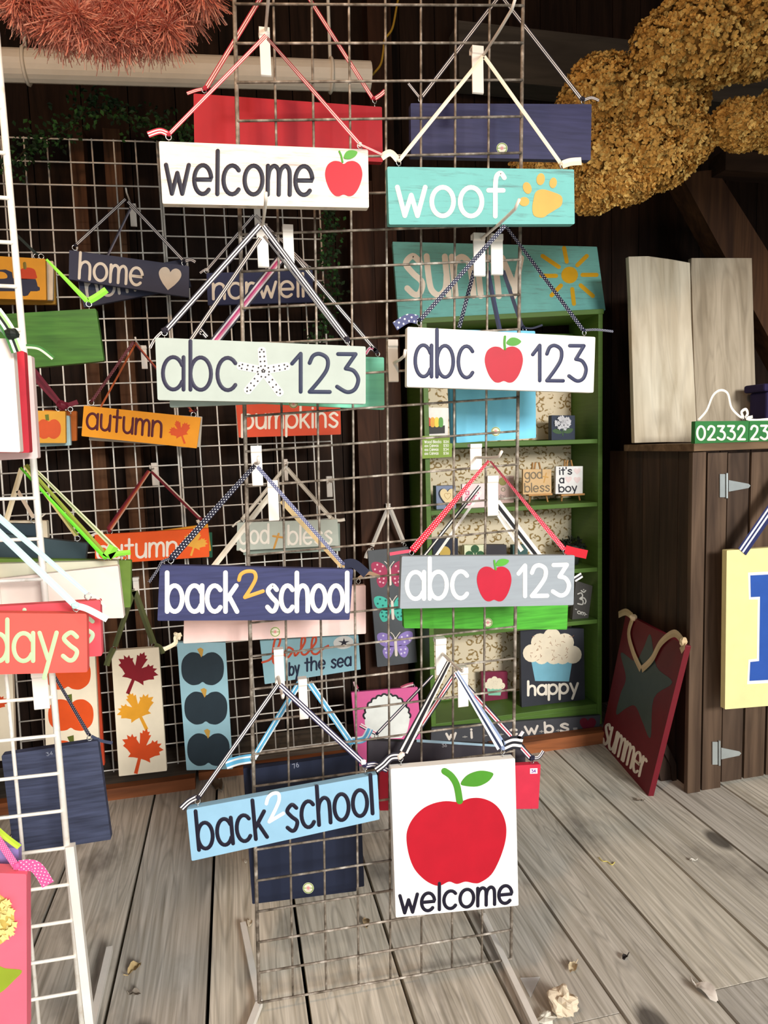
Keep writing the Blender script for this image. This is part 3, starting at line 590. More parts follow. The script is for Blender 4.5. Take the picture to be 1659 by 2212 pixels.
S.rib([(887, 1190), (866, 1193), (842, 1197)], 7, ['#d84a60'], smooth=True, name='ribbon_tail'); S.rib([(1221, 1187), (1240, 1192), (1268, 1198)], 19, ['#c40f24'], smooth=True, name='ribbon_tail')
S = Sign('bright green streaked plain board hung behind the grey abc sign', [(868, 1250), (1229, 1252), (1225, 1360), (873, 1357)], 1.55, '#4aa62f', streak=True, var=.3)
S.sticker(1054, 1345, 10)
S.rib([(1036, 1050), (905, 1215)], 8, ['#1c1a20', '#efe9e0', '#1c1a20']); S.rib([(1040, 1062), (935, 1210)], 6, ['#efe9e0']); S.rib([(1072, 1085), (1165, 1205)], 19, ['#efe9e0', '#151318', '#151318', '#efe9e0', '#efe9e0'])
S.rib([(1066, 1095), (1128, 1190)], 9, ['#f2ede2', '#d9d2c6']); S.rib([(1241, 1252), (1257, 1242)], 12, ['#efe9e0', '#26232e', '#efe9e0'], name='ribbon_tail')
# light blue back 2 school
S = Sign('light blue tilted board reading back 2 school in navy', [(403, 1749), (815, 1673), (820, 1770), (414, 1860)], 1.345, '#8fbad3', var=.05)
S.word('back', (430, 1836), (577, 1808), 56, INK, 8.5, up=(-.09, -1)); S.word('school', (621, 1797), (806, 1757), 56, INK, 8.5, up=(-.06, -1)); S.word('2', (580, 1776), (612, 1757), 52, '#f4f6f2', 7.5, up=(-.16, -1), name='white_number')
NW = ['#2a2648', '#f0e8e8', '#2a2648', '#f0e8e8', '#2a2648']
S.eye((427, 1731), (789, 1658)); S.rib([(601, 1478), (427, 1725)], 10, BW, knots=[(428, 1722)]); S.rib([(604, 1480), (787, 1650)], 13, NW, knots=[(788, 1652), (784, 1646)])
S.rib([(426, 1722), (408, 1732), (392, 1747)], 15, BW, smooth=True, name='ribbon_tail'); S.rib([(791, 1654), (812, 1652), (838, 1664)], 13, NW, smooth=True, name='ribbon_tail')
S = Sign('tall dark navy plain board behind the light blue school sign', [(541, 1662), (775, 1628), (787, 1914.5), (560, 1950)], 1.535, '#1a2238', var=.08)
S.sticker(666, 1918.5, 12); S.word('76', (634, 1660), (646, 1656), 9, '#8f94a4', 1.5, name='chalk_mark'); LB = ['#5fb0d8', '#e8f0f0', '#5fb0d8', '#5fb0d8', '#e8f0f0']
S.eye((546, 1640), (758, 1606)); S.rib([(650, 1470), (550, 1634)], 13, LB, knots=[(548, 1636)]); S.rib([(668, 1474), (757, 1602)], 13, LB, knots=[(757, 1602)]); S.rib([(546, 1638), (515, 1643), (488, 1652)], 21, LB, smooth=True, name='ribbon_tail'); S.rib([(760, 1600), (786, 1596), (799, 1574)], 16, LB, smooth=True, name='ribbon_tail')
S = Sign('navy plain board showing at the left edge behind the tall navy board', [(525, 1660), (760, 1634), (770, 1925), (545, 1953)], 1.565, '#171e34', var=.08)
# welcome apple
S = Sign('large white board with a big red apple above the word welcome', [(844, 1661), (1112.5, 1638), (1120, 1956), (855, 1982)], 1.33, '#f8f4ee', var=.015, thick=.02)
ap = [(865, 985), (935, 962), (1010, 962), (1080, 990), (1130, 1040), (1160, 1110), (1167, 1180), (1155, 1260), (1120, 1360), (1070, 1450), (1000, 1500), (960, 1505), (905, 1495), (850, 1510), (800, 1495), (745, 1520), (700, 1515), (640, 1480), (580, 1415), (545, 1330), (528, 1230), (535, 1160), (570, 1090), (630, 1030), (700, 995), (780, 980)]
c7 = lambda p: (700 + p[0] / 2.9625, 1400 + p[1] / 2.9625)
apple(S, None, 0, 0, [c7(p) for p in cr([(772, 788), (815, 820), (850, 880), (868, 978)])], [c7(p) for p in cr([(876, 865), (920, 812), (1000, 785), (1075, 797), (1080, 818), (1045, 858), (980, 886), (900, 882)], 4, True)], 14.5, '#b40c24', '#4a8e28', [c7(p) for p in cr(ap, 4, True)])
S.word('welcome', (864, 1973), (1106, 1950), 38, INK, 7.5, up=(0, -1))
S.eye((866, 1640), (1086, 1624)); WB = ['#1b1920', '#efdfd2', '#1b1920', '#1b1920', '#efdfd2']
S.rib([(970, 1430), (870, 1624)], 12, WB, w_end=24, knots=[(868, 1630), (864, 1634)]); S.rib([(985, 1452), (1084, 1614)], 10, ['#e8ecf2', '#27304c', '#e8ecf2', '#8f9fc0'], w_end=24, knots=[(1086, 1616)])
S.rib([(864, 1634), (845, 1636), (828, 1652), (812, 1664)], 18, BW, smooth=True, name='ribbon_tail'); S.rib([(1088, 1612), (1108, 1604), (1128, 1606)], 30, ['#1b1b24', '#f0e8e2', '#1b1b24', '#f0e8e2', '#1b1b24'], smooth=True, name='ribbon_tail'); S.rib([(1120, 1595), (1130, 1580)], 8, ['#f0e8e2', '#c9c0c4'], name='ribbon_tail')
S = Sign('coral red plain board with a white price sticker behind the big apple sign', [(821, 1668), (1168, 1651), (1163, 1747), (820, 1751)], 1.555, '#cc2e46', var=.07)
o = S.poly([(1145, 1660), (1161, 1659.5), (1161, 1671), (1145, 1671.5)], '#f2e8f0', 'price_sticker'); S.word('34', (1148.5, 1669), (1157.5, 1668.5), 6, '#8a4aa0', 1.2, layer=.0014, name='price_number')
RN = ['#26243a', '#efe3e0', '#c82848', '#efe3e0', '#26243a']; S.eye((1150, 1645)); S.rib([(986, 1452), (862, 1640)], 13, RN); S.rib([(1000, 1475), (1147, 1638)], 13, RN, knots=[(1149, 1638)]); S.rib([(1151, 1638), (1164, 1636), (1174, 1622)], 8, ['#26243a', '#efe3e0', '#26243a', '#efe3e0'], smooth=True, name='ribbon_tail')
S = Sign('dark charcoal plain board with a painted sky reflection along its top edge behind the rack wires', [(795, 1600), (1135, 1612), (1135, 1705), (795, 1705)], 1.625, '#3c383e', var=.1)
S.poly([(900, 1597), (1120, 1612), (1120, 1616), (900, 1603)], '#9fbccb', 'sky_reflection_edge'); S.word('36', (955, 1614), (965, 1613), 6.5, '#a8a6aa', 1.3, name='chalk_mark')  # pale stripe painted for the sky's reflection on the top edge
S.eye((813, 1590)); S.rib([(935, 1459), (815, 1584)], 7, ['#26243a', '#efe3e0', '#26243a'], knots=[(814, 1584)]); S.rib([(812, 1584), (796, 1576), (778, 1566)], 9, ['#efe3e0', '#c86a80', '#efe3e0', '#26243a'], smooth=True, name='ribbon_tail')
# ================================================================== signs hung on the rear racks
G2 = 'white hooks on the rear racks'
hook('small white hook above the navy home sign', 279, 439, 296, 489, YR, (285, 446), G2, .14)
hook('small white hook above the yellow autumn sign', 303, 746, 319, 797, YR, (304, 750), G2, .14)
hook('small white hook above the orange autumn sign', 326, 1000, 342, 1049, YR, (332, 1012), G2, .12)
hook('small white hook above the grey god bless sign', 613, 992, 623, 1039, YR, (617, 1004), G2, .10)
hook('small empty white hook right of the god bless ribbons', 705, 1029, 719, 1074, YR, (712, 1040), G2, .10)
hook('small white hook above the three leaves board', 286, 1248, 302, 1294, YR, (290, 1272), G2, .10)
hook('small white hook above the navy board hidden by the starfish hooks', 548, 440, 564, 488, YR, (556, 450), G2, .10)
S = Sign('navy board reading home with a cream heart, nearer of two', [(149.5, 540), (408.5, 575), (408, 642), (148.5, 603)], 2.56, '#3d4158', var=.08)
S.word('home', (171, 601), (307, 617), 37, CREAM, 6.2, up=(.05, -1)); S.poly(T(HEART, (366, 602), 25, 25, 8), '#ecdfcc', 'heart_picture')
S.eye((162, 535), (398, 569), r=.009); S.rib([(271, 430), (163, 530)], 7, BW, knots=[(163, 530)]); S.rib([(276, 435), (396, 563)], 8, BW, knots=[(397, 564)]); S.rib([(400, 564), (412, 561), (422, 566)], 8, BW, smooth=True, name='ribbon_tail')
S = Sign('navy board half hidden behind the home sign, tilted the other way', [(168, 600), (400, 559), (413, 619), (181, 664)], 2.60, '#34384e', var=.08)
S.word('hom', (190, 647), (292, 627), 36, '#c9c3ba', 6, up=(-.15, -1)); S.rib([(282, 450), (209, 600)], 5, ['#3a3842', '#8a8490'], off=.01)
S = Sign('dark navy board reading norwell behind the rack wires', [(446, 590), (675, 583), (677, 652), (449, 659)], 2.60, '#252f58', var=.08)
S.word('norwell', (461, 646), (656, 640), 33, CREAM, 6, up=(-.02, -1)); S.eye((446, 585), (668, 580), r=.009); S.rib([(548, 465), (447, 583)], 7, BW, knots=[(447, 583)]); S.rib([(552, 465), (667, 577)], 6, BW); S.rib([(446, 583), (440, 584), (432, 590)], 6, BW, name='ribbon_tail')
# truck
S = Sign('orange board with a navy truck carrying a pumpkin', [(-130, 546), (98, 559), (100, 648), (-130, 642)], 2.55, '#e09a28', var=.06)
tk = [(-60, 580), (-28, 578), (-20, 584), (12, 582), (26, 588), (28, 601), (77, 603), (80, 612), (81, 618), (86, 621), (86, 627), (80, 629), (66, 629), (60, 638), (52, 640), (44, 636), (40, 629), (-46, 629), (-52, 640), (-62, 640), (-66, 629), (-80, 627)]
o = S.poly(tk, '#2b2f45', 'truck_picture'); S.poly(cr([(-4, 588), (8, 588), (15, 594), (14, 601), (-4, 601)], 3, True), '#e09a28', 'truck_window', 2, o)
S.poly(cr([(40, 602), (40, 589), (48, 580), (62, 578), (74, 582), (78, 592), (77, 602)], 4, True), '#c8421e', 'pumpkin_picture'); S.lines([[(54, 579), (53, 569)]], '#7a6a28', 7, 'pumpkin_stem')
S.eye((78, 554), (89, 554), r=.008); S.rib([(28, 500), (79, 549)], 6, ['#24302c'], knots=[(80, 549)])
Sign('cream board edging out behind the orange truck sign', [(-130, 551), (115, 564), (114, 648), (-130, 641)], 2.59, '#dccbb0')
Sign('dark orange board lowest behind the orange truck sign', [(-130, 572), (118, 580), (120, 657), (-130, 656)], 2.625, '#b8862c')
# autumn yellow
MAR = '#5a1420'
S = Sign('yellow orange board reading autumn in maroon with an orange leaf', [(181, 876), (434, 902), (425, 968.5), (176, 942)], 2.56, '#fba41e', var=.05)
S.word('autumn', (187, 925), (348, 944), 33, MAR, 5.6, up=(.06, -1)); S.poly(T(MAPLE, (390, 933), 27, 27, -20), '#e4561e', 'leaf_picture')
S.eye((197, 870), (418, 896), r=.009); MD = dots('#5a1a26', '#cc9999'); S.rib([(289, 738), (199, 866)], 6, ['#5a1a26'], mat=MD, knots=[(198, 866)]); S.rib([(291, 740), (416, 890)], 5, ['#5a1a26', '#b4502a'], knots=[(418, 889), (424, 886), (411, 888)])
S = Sign('pale grey cream board peeking out behind the yellow autumn sign', [(196, 886), (437, 900), (433, 966), (192, 951)], 2.60, '#cfc6b4'); S.rib([(293, 742), (214, 886)], 4, ['#b85a2a'], off=.0)
S = Sign('small yellow board with a single orange pumpkin', [(40, 886), (141, 888.5), (142, 957), (44, 957)], 2.55, '#e9a93a', var=.05)
o = S.poly(T(PUMP, (105.5, 927), 26, 21), '#dd5a2a', 'pumpkin_picture'); S.poly([(97, 896), (105, 895), (106, 908), (99, 908)], '#6f7a2c', 'pumpkin_stem', 2, o); S.eye((126, 883), (152, 884), r=.008)
S.rib([(60, 792), (132, 876)], 22, ['#6d1c2e', '#5a1424', '#6d1c2e'], knots=[(134, 876)], w_end=12); S.rib([(140, 878), (168, 868)], 10, ['#6d1c2e'], name='ribbon_tail')
Sign('pale blue board behind the small pumpkin board', [(60, 892), (150, 898), (153, 962), (60, 966)], 2.59, '#b4d2d4')
Sign('brown orange board furthest behind the small pumpkin board', [(95, 885), (165.5, 888), (165.5, 952), (95, 955)], 2.625, '#b8601c')
# pumpkins
S = Sign('orange red board reading pumpkins behind the rack wires', [(509, 870), (735, 866), (736.5, 938.5), (516, 945)], 2.57, '#e4502a', var=.05)
S.eye((524, 872), (722, 866), r=.008); S.rib([(623, 765, -.1), (575, 815, -.05), (525, 868)], 6, CREAM and ['#8a3a2a']); S.rib([(625, 765, -.1), (672, 813, -.05), (721, 862)], 6, ['#8a3a2a'])
S.word('pumpkins', (523, 926), (729, 922), 30, CREAM, 5.2, up=(0, -1))
# autumn orange
S = Sign('red orange board reading autumn in white with a gold leaf', [(204, 1155.5), (450.5, 1141), (452, 1203), (206, 1219.5)], 2.555, '#f25c1a', var=.05)
S.word('autumn', (210, 1210), (382, 1199), 29, '#f8efe0', 5.4, up=(0, -1)); S.poly(T(MAPLE, (421, 1174), 29, 28, 18), '#efb042', 'leaf_picture')
S.eye((237, 1149), (434, 1125), r=.009); MR = ['#6d1420', '#8a1c2a', '#c0562a', '#d8a890']
S.rib([(322, 1017), (235, 1144)], 8, MR, w_end=12, knots=[(236, 1146)]); S.rib([(328, 1018), (432, 1120)], 8, ['#7a1424', '#7a1424', '#f0e2d0'], knots=[(433, 1121), (428, 1126)]); S.rib([(222, 1148), (205, 1154), (192, 1160)], 6, ['#efe8dc'], name='ribbon_tail', smooth=True)
Sign('yellow board edging out above the red orange autumn sign', [(210, 1165), (449, 1132), (456, 1190), (216, 1222)], 2.595, '#f0a426')
Sign('dark green board furthest behind the red orange autumn sign', [(230, 1168), (458, 1150), (459, 1204), (232, 1216)], 2.63, '#1f5a40')
# god bless
S = Sign('grey green board reading god bless with a gold cross', [(512.5, 1129), (729, 1122), (732, 1178), (511, 1189.5)], 2.57, '#bcc5ba', var=.05)
S.word('god', (518, 1175), (580, 1173), 27, '#f2ece0', 5, up=(0, -1)); S.word('bless', (623, 1176), (716, 1174), 27, '#f2ece0', 5, up=(0, -1)); S.lines([[(602, 1153), (592, 1184)], [(590, 1158), (611, 1161)]], '#d09a4a', 4.5, 'gold_cross')
S.eye((524, 1124), (718, 1124), r=.008); CW = ['#d8d0c0', '#efe8da', '#c9bfae']; S.rib([(616, 1010), (525, 1120)], 8, CW, knots=[(524, 1121)]); S.rib([(620, 1012), (716, 1120)], 9, CW, knots=[(718, 1121)]); S.rib([(720, 1122), (733, 1124), (745, 1122)], 7, CW, smooth=True, name='ribbon_tail'); S.rib([(520, 1124), (510, 1130), (502, 1138)], 4, CW, name='ribbon_tail')
Sign('grey green board peeking out below the god bless sign', [(522, 1142), (734, 1130), (735, 1190), (526, 1199)], 2.61, '#99a598')
# vertical boards
S = Sign('tall cream board with maroon, gold and orange maple leaves', [(240, 1406), (343, 1398.5), (360.5, 1665), (257, 1677)], 2.53, '#f8ecd2', var=.04, thick=.022)
c0 = lambda x, y: (x / 2.9625, 1400 + y / 2.9625)
for (bx, by, ex, ey, col, ro) in ((730, 22, 1015, 295, '#8a1424', 22), (748, 278, 1018, 527, '#eda62c', -26), (765, 518, 1048, 800, '#de4f1c', 14)):
    S.poly(T(MAPLE, c0((bx + ex) / 2 - 2, (by + ey) / 2), (ex - bx) / 5.7, (ey - by) / 5.6, ro), col, 'leaf_picture')
S.eye((247, 1401), (332, 1394), r=.008); OL = ['#4d5230', '#5c6138']; S.rib([(289, 1275), (248, 1397)], 11, OL); S.rib([(291, 1277), (332, 1390)], 13, OL); S.rib([(246, 1400), (236, 1420), (230, 1438)], 12, OL, smooth=True, name='ribbon_tail', off=.006); S.rib([(334, 1392), (346, 1398), (352, 1412)], 9, OL, smooth=True, name='ribbon_tail')
S = Sign('tall light blue board with three dark teal pumpkins', [(382, 1388), (487, 1388), (503, 1661), (403, 1664)], 2.53, '#a8d6e4', var=.04, thick=.022)
for (bx, by, ex, ey, sx_, sy_) in ((1160, 28, 1433, 238, 1282, 25), (1180, 280, 1455, 490, 1303, 283), (1198, 547, 1470, 755, 1325, 545)):
    o = S.poly(T(PUMP, c0((bx + ex) / 2, (by + ey) / 2), (ex - bx) / 5.925, (ey - by) / 5.925), '#2b3a44', 'pumpkin_picture')
    S.poly([c0(sx_ - 20, sy_ - 18), c0(sx_ + 2, sy_ - 28), c0(sx_ + 20, sy_ - 16), c0(sx_ + 14, sy_ + 22), c0(sx_ + 6, sy_ + 34)], '#d8aa50', 'pumpkin_stem', 2, o)
S = Sign('tall cream board with orange pumpkins behind the coral days sign', [(92, 1385), (204, 1396), (216, 1640), (100, 1645)], 2.50, '#f8ecd2', var=.04, thick=.02)
S.eye((108, 1381), (192, 1390), r=.008); S.rib([(150, 1300, -.17), (130, 1340, -.08), (109, 1377)], 7, ['#5a1a26']); S.rib([(152, 1300, -.17), (170, 1342, -.08), (191, 1386)], 7, ['#5a1a26'])
for (cx_, cy_) in ((147, 1456), (153, 1545), (157, 1634)):
    o = S.poly(T(PUMP, (cx_, cy_), 49, 34), '#e4541c', 'pumpkin_picture')
    S.poly([(cx_ - 12, cy_ - 42), (cx_ + 2, cy_ - 46), (cx_ + 3, cy_ - 28), (cx_ - 4, cy_ - 26)], '#5f6a26', 'pumpkin_stem', 2, o)
S = Sign('tall orange red board behind the cream pumpkin board', [(110, 1392), (210, 1400), (226, 1653), (122, 1658)], 2.54, '#c8492a'); S.eye((198, 1395), r=.008); S.rib([(156, 1300, -.13), (176, 1342, -.06), (197, 1390)], 6, ['#4d5230'])
S = Sign('tall cream board with an orange leaf at the left edge of the photo', [(-70, 1440), (27, 1455), (33, 1640), (-60, 1650)], 2.45, '#f2e6cc', var=.03, thick=.02)
S.poly(T(MAPLE, (-18, 1520), 36, 36, 15), '#d84e22', 'leaf_picture')
# fall by the sea
S = Sign('light blue board reading fall by the sea with a starfish cloud', [(561.5, 1385), (774, 1372), (779, 1446), (572, 1478)], 2.56, '#9fd0de', var=.04)
c3 = lambda L: [(300 + x / 2.9625, 960 + y / 2.9625) for x, y in L]
S.eye((585, 1377), (752, 1368), r=.008); S.rib([(664, 1300), (586, 1373)], 6, ['#9fbccb']); S.rib([(666, 1300), (751, 1364)], 6, ['#9fbccb'])
S.lines([c3(cr([(790, 1395), (845, 1372), (890, 1300), (905, 1245), (880, 1232), (862, 1290), (858, 1385), (880, 1400), (905, 1350)])), c3(cr([(985, 1312), (955, 1300), (932, 1340), (955, 1362), (990, 1320), (1000, 1352), (1030, 1320), (1062, 1265), (1060, 1232), (1042, 1250), (1040, 1330), (1065, 1345), (1100, 1310), (1132, 1265), (1130, 1230), (1110, 1250), (1106, 1325), (1135, 1342), (1175, 1310), (1212, 1288)]))], '#dd5a3c', 4.6, 'script_lettering')
S.word('by', (625, 1459), (646, 1455), 18, '#26304a', 4.2, up=(0, -1)); S.word('the', (659, 1450), (702, 1444), 19, '#26304a', 4.2, up=(0, -1)); S.word('sea', (716, 1443), (758, 1437), 18, '#26304a', 4.2, up=(0, -1))
o = S.poly(T(disc(), (742, 1388), 22, 14, -6), '#f2f2ee', 'cloud_picture'); S.poly(T(star(5, .32), (743, 1388), 13, 10), '#2b2b38', 'starfish_picture', 2, o)
# butterflies
S = Sign('tall charcoal board with maroon, teal and purple dotted butterflies', [(794.5, 1190), (882, 1181), (901, 1430.5), (815, 1441)], 2.70, '#54585c', var=.06)
for (bx, by, wing, dot) in ((841, 1240, '#a8385a', '#e8b8c4'), (847, 1314, '#4cc0ac', '#1f6a66'), (854, 1393, '#9884c8', '#e2d8f2')):
    uw = cr([(2, -2), (10, -20), (26, -28), (38, -24), (36, -8), (24, 2), (6, 4)], 4, True); lw = cr([(3, 3), (20, 2), (28, 12), (22, 27), (12, 26), (5, 14)], 4, True)
    o = S.poly([[(bx + sg * x + y * .04, by + y + sg * x * -.06) for x, y in w_] for w_ in (uw, lw) for sg in (-1, 1)], wing, 'butterfly_wings')
    S.poly([T(disc(8), (bx + sg * x, by + y), 2.2) for x, y in ((14, -17), (26, -20), (31, -10), (20, -6), (12, 10), (20, 17), (13, 19), (22, 9)) for sg in (-1, 1)], dot, 'wing_dots', 2, o)
    S.lines([[(bx, by - 13), (bx + 2, by + 22)]], '#eadfd2', 6, 'butterfly_body', .0024, o); S.lines([cr([(bx, by - 13), (bx - 5, by - 22), (bx - 10, by - 27)]), cr([(bx, by - 13), (bx + 6, by - 22), (bx + 10, by - 27)])], '#eadfd2', 1.8, 'antennae', .0024, o)
S.eye((803, 1186), (874, 1177), r=.007); GC = ['#a09a92', '#c4bcb0']; S.rib([(838, 1098), (804, 1180)], 9, GC); S.rib([(842, 1097), (872, 1172)], 10, GC); S.rib([(838, 1098), (842, 1097)], 9, GC)
S.rib([(800, 1186), (793, 1196), (790, 1206)], 8, GC, smooth=True, name='ribbon_tail')
hook('white hook high on the post above the butterfly board', 834, 1088, 844, 1112, 2.752, None, G2, .05)
# pink cloud board
_p = onZ(843, 1652, .003)
S = Sign('pink board with a black outlined white scalloped shape', [(759, 1496), (902, 1484), (914, 1648), (773, 1655)], plane=(_p, Vector((0, -1, .12)).normalized()), col='#dc5f98', var=.05)
sc = []
cxs, cys = 836, 1552
for i in range(13):
    a0 = math.radians(180 + i * 180 / 12); a1 = math.radians(180 + (i + 1) * 180 / 12)
    if i == 12: break
    for j in range(6):
        a = a0 + (a1 - a0) * j / 6; k = 1 + .07 * math.sin(math.pi * j / 6); sc.append((cxs + 48 * k * math.cos(a), cys + 50 * k * math.sin(a)))
sc += [(884, 1560), (880, 1580), (868, 1594), (806, 1597), (792, 1582), (788, 1562)]
o = S.poly(sc, '#e9ece6', 'scalloped_picture'); S.lines([sc[:-6]], '#1d1a20', 4, 'black_outline', .0010, o)
S.eye((772, 1492), (893, 1481), r=.006); PR = ['#a8405a', '#e0b8bc']; S.rib([(893, 1477), (880, 1480), (866, 1486)], 7, PR, smooth=True, name='ribbon_tail'); S.rib([(772, 1488), (768, 1480), (766, 1472)], 7, PR, name='ribbon_tail')
# ================================================================== boards on the left rack
S = Sign('grass green streaked plain board tied with lime ribbon', [(-90, 684), (207, 666.5), (224.5, 779.5), (-75, 808)], 1.42, '#3a6420', streak=True, var=.3)
S.eye((192, 657)); LM = ['#7cc832', '#8fd845']; S.rib([(100, 560), (188, 650)], 5, LM, w_end=11, knots=[(191, 651)]); S.rib([(192, 650), (210, 640), (230, 626)], 14, LM, smooth=True, name='ribbon_tail')
Sign('blush white plain board, front of the stack at the left edge', [(-110, 729), (27, 731.5), (44, 977), (-110, 975)], 1.13, '#f6e4d8', var=.03)
Sign('red plain board in the middle of the stack at the left edge', [(-110, 748), (52, 758), (64, 978), (-110, 978)], 1.17, '#c4303e', var=.1)
S = Sign('pale pink plain board at the back of the stack at the left edge', [(-110, 762), (68, 768), (82, 990), (-110, 1000)], 1.21, '#f0d2cc', var=.05)
GS = ['#3f7a3a', '#eef2e2', '#1c221c', '#a8d08a', '#eef2e2']; S.rib([(-10, 672), (18, 712), (38, 760)], 26, GS, smooth=True, off=.10, knots=[(26, 722)]); S.rib([(56, 748), (85, 752), (115, 774)], 9, ['#e6ecc8', '#3f7a3a'], smooth=True, name='ribbon_tail', off=.01); S.rib([(-8, 700), (14, 716), (34, 752)], 18, ['#bfe0d0', '#7ab88a'], smooth=True, off=.085)
# teal and cream
S = Sign('dark teal plain board behind the aqua ribbons, higher of two', [(-60, 1130), (78, 1132), (80, 1185), (-60, 1192)], 1.47, '#2b3c46', var=.1)
S.eye((73, 1124)); S.rib([(47, 1012), (14, 1124)], 11, ['#d8c8a2', '#e4d8ba']); S.rib([(38, 1060), (72, 1118)], 8, ['#cdb8a0']); S.rib([(85, 1120), (98, 1110)], 3, ['#d8d0c0'], name='ribbon_tail')
Sign('cream plain board edging out behind the dark teal board', [(-60, 1126), (101, 1125), (103, 1164), (-60, 1180)], 1.50, '#dccfb4')
S = Sign('dark slate teal plain board slanting right behind the green edged boards', [(-60, 1146), (188, 1174), (182, 1232), (-60, 1225)], 1.44, '#35454a', var=.12)
S.eye((167, 1163)); OV = ['#d2c282', '#8c9a3c']; S.rib([(52, 1006), (166, 1158)], 5, OV, w_end=10)
S = Sign('blush white plain board, front of the three under the lime ribbons', [(-70, 1258), (255, 1222), (268, 1335), (-70, 1343)], 1.355, '#f1e0d4', var=.03)
S = Sign('pale sage plain board second of the three under the lime ribbons', [(-70, 1220), (254, 1211), (258, 1300), (-70, 1306)], 1.38, '#d8d4ba', var=.05)
S.eye((230, 1213)); S.rib([(44, 1010), (228, 1206)], 5, ['#5fc81e', '#76dc34'], w_end=9, off=.05, knots=[(228, 1206), (233, 1203)]); S.rib([(230, 1204), (240, 1190), (246, 1180)], 20, LM, smooth=True, name='ribbon_tail', off=.05); S.rib([(236, 1203), (256, 1196), (282, 1193)], 11, LM, smooth=True, name='ribbon_tail', off=.05)
S = Sign('leaf green plain board at the back of the three under the lime ribbons', [(-60, 1206), (283, 1211), (282, 1312), (-60, 1320)], 1.41, '#6a8636', var=.15)
S.eye((267, 1205)); S.rib([(56, 1004), (226, 1196)], 7, ['#7f8a2c', '#97a23c'], off=.06, w_end=10); S.rib([(64, 1002), (264, 1200)], 6, ['#c4c494', '#7c8a58', '#dcd8b4'], off=.05, w_end=11, knots=[(266, 1200)])
# days
S = Sign('coral board reading days in pale green, nearer of two', [(-200, 1322), (187, 1326), (189, 1452), (-200, 1462)], 1.14, '#ea5e54', var=.04)
S.word('days', (-26, 1429), (167, 1426), 60, '#bcd8a6', 9.5, up=(0, -1)); AQ = ['#bfe6dc', '#c9efe4', '#bfe6dc']
S.eye((165, 1314)); S.rib([(-60, 1095), (163, 1308)], 16, AQ, w_end=15, off=.012, knots=[(163, 1308)]); S.rib([(167, 1309), (190, 1316), (232, 1338)], 14, ['#f4f6f0', '#e6f2ec'], smooth=True, name='ribbon_tail', off=.012)
S = Sign('coral board reading days, farther of two', [(-200, 1322), (216, 1297), (220, 1417), (-200, 1440)], 1.18, '#e85660', var=.05)
S.word('days', (12, 1398), (201, 1386), 52, '#b9d8b4', 9, up=(0, -1)); S.eye((190, 1288)); S.rib([(-60, 1068), (188, 1282)], 16, AQ, w_end=9, off=.03); S.rib([(194, 1284), (210, 1292), (228, 1312)], 5, ['#d8e8d8'], smooth=True, name='ribbon_tail')
S = Sign('slate navy brushed plain board hanging low on the left rack', [(3, 1632), (211, 1600), (240, 1813.5), (30, 1846)], 1.42, '#3c4258', streak=True, var=.45)
S.word('34', (101, 1633), (114, 1630), 7, '#9298a8', 1.4, name='chalk_mark'); S.eye((194, 1594)); S.rib([(113, 1452), (192, 1587)], 6, ['#1c1a2a'], mat=dots('#1c1a2a', '#cfc6cf'), w_end=8, knots=[(194, 1588)]); S.rib([(197, 1590), (218, 1600), (243, 1605)], 7, ['#3c4258'], smooth=True, name='ribbon_tail')
hook('large white slat hook on the left rack below the coral days sign', 66, 1452, 107, 1533, YL, None, None, .1)
S = Sign('pink board with a cream hydrangea flower at the bottom left', [(-150, 1881), (57, 1888), (58, 2235), (-150, 2235)], 1.13, '#ee6a7e', var=.04, thick=.025)
fp = []
for i in range(90):
    r_ = 58 * math.sqrt(random.random()); a = random.random() * 6.283; fp.append(T(star(4, .55), (-26 + r_ * math.cos(a), 1987 + r_ * 1.04 * math.sin(a)), 9, 9, random.random() * 90))
o = S.poly(cr(T([(math.cos(i * .37), math.sin(i * .37)) for i in range(17)], (-26, 1987), 57, 60), 3, True), '#cdb45e', 'hydrangea_picture')
mbf = MB()
for i, pl in enumerate(fp): mbf.prism([S.pt(x, y, .0012 + .00012 * i) for x, y in pl], -S.n * .0004)
mbf.build('florets', paint('#e6d488', .6, .1), o)
S.poly(cr([(-20, 2084), (10, 2092), (47, 2097), (30, 2118), (0, 2145), (-30, 2150)], 4, True), '#93a32c', 'leaf_picture'); S.eye((36, 1878)); PKD = dots('#f05a94', '#ffd8e4', 3.6)
S.rib([(-40, 1760), (34, 1870)], 15, ['#f05a94'], mat=PKD, knots=[(37, 1870)]); S.rib([(40, 1871), (76, 1872), (104, 1911)], 26, ['#f05a94'], mat=PKD, smooth=True, name='ribbon_tail')
S = Sign('lilac plain board behind the pink hydrangea board', [(-100, 1826), (40, 1832), (41, 1890), (-100, 1890)], 1.19, '#9a86c4'); S.rib([(-30, 1770), (10, 1806), (42, 1830)], 13, ['#c6e04a', '#b4d43a'], smooth=True, off=.01)
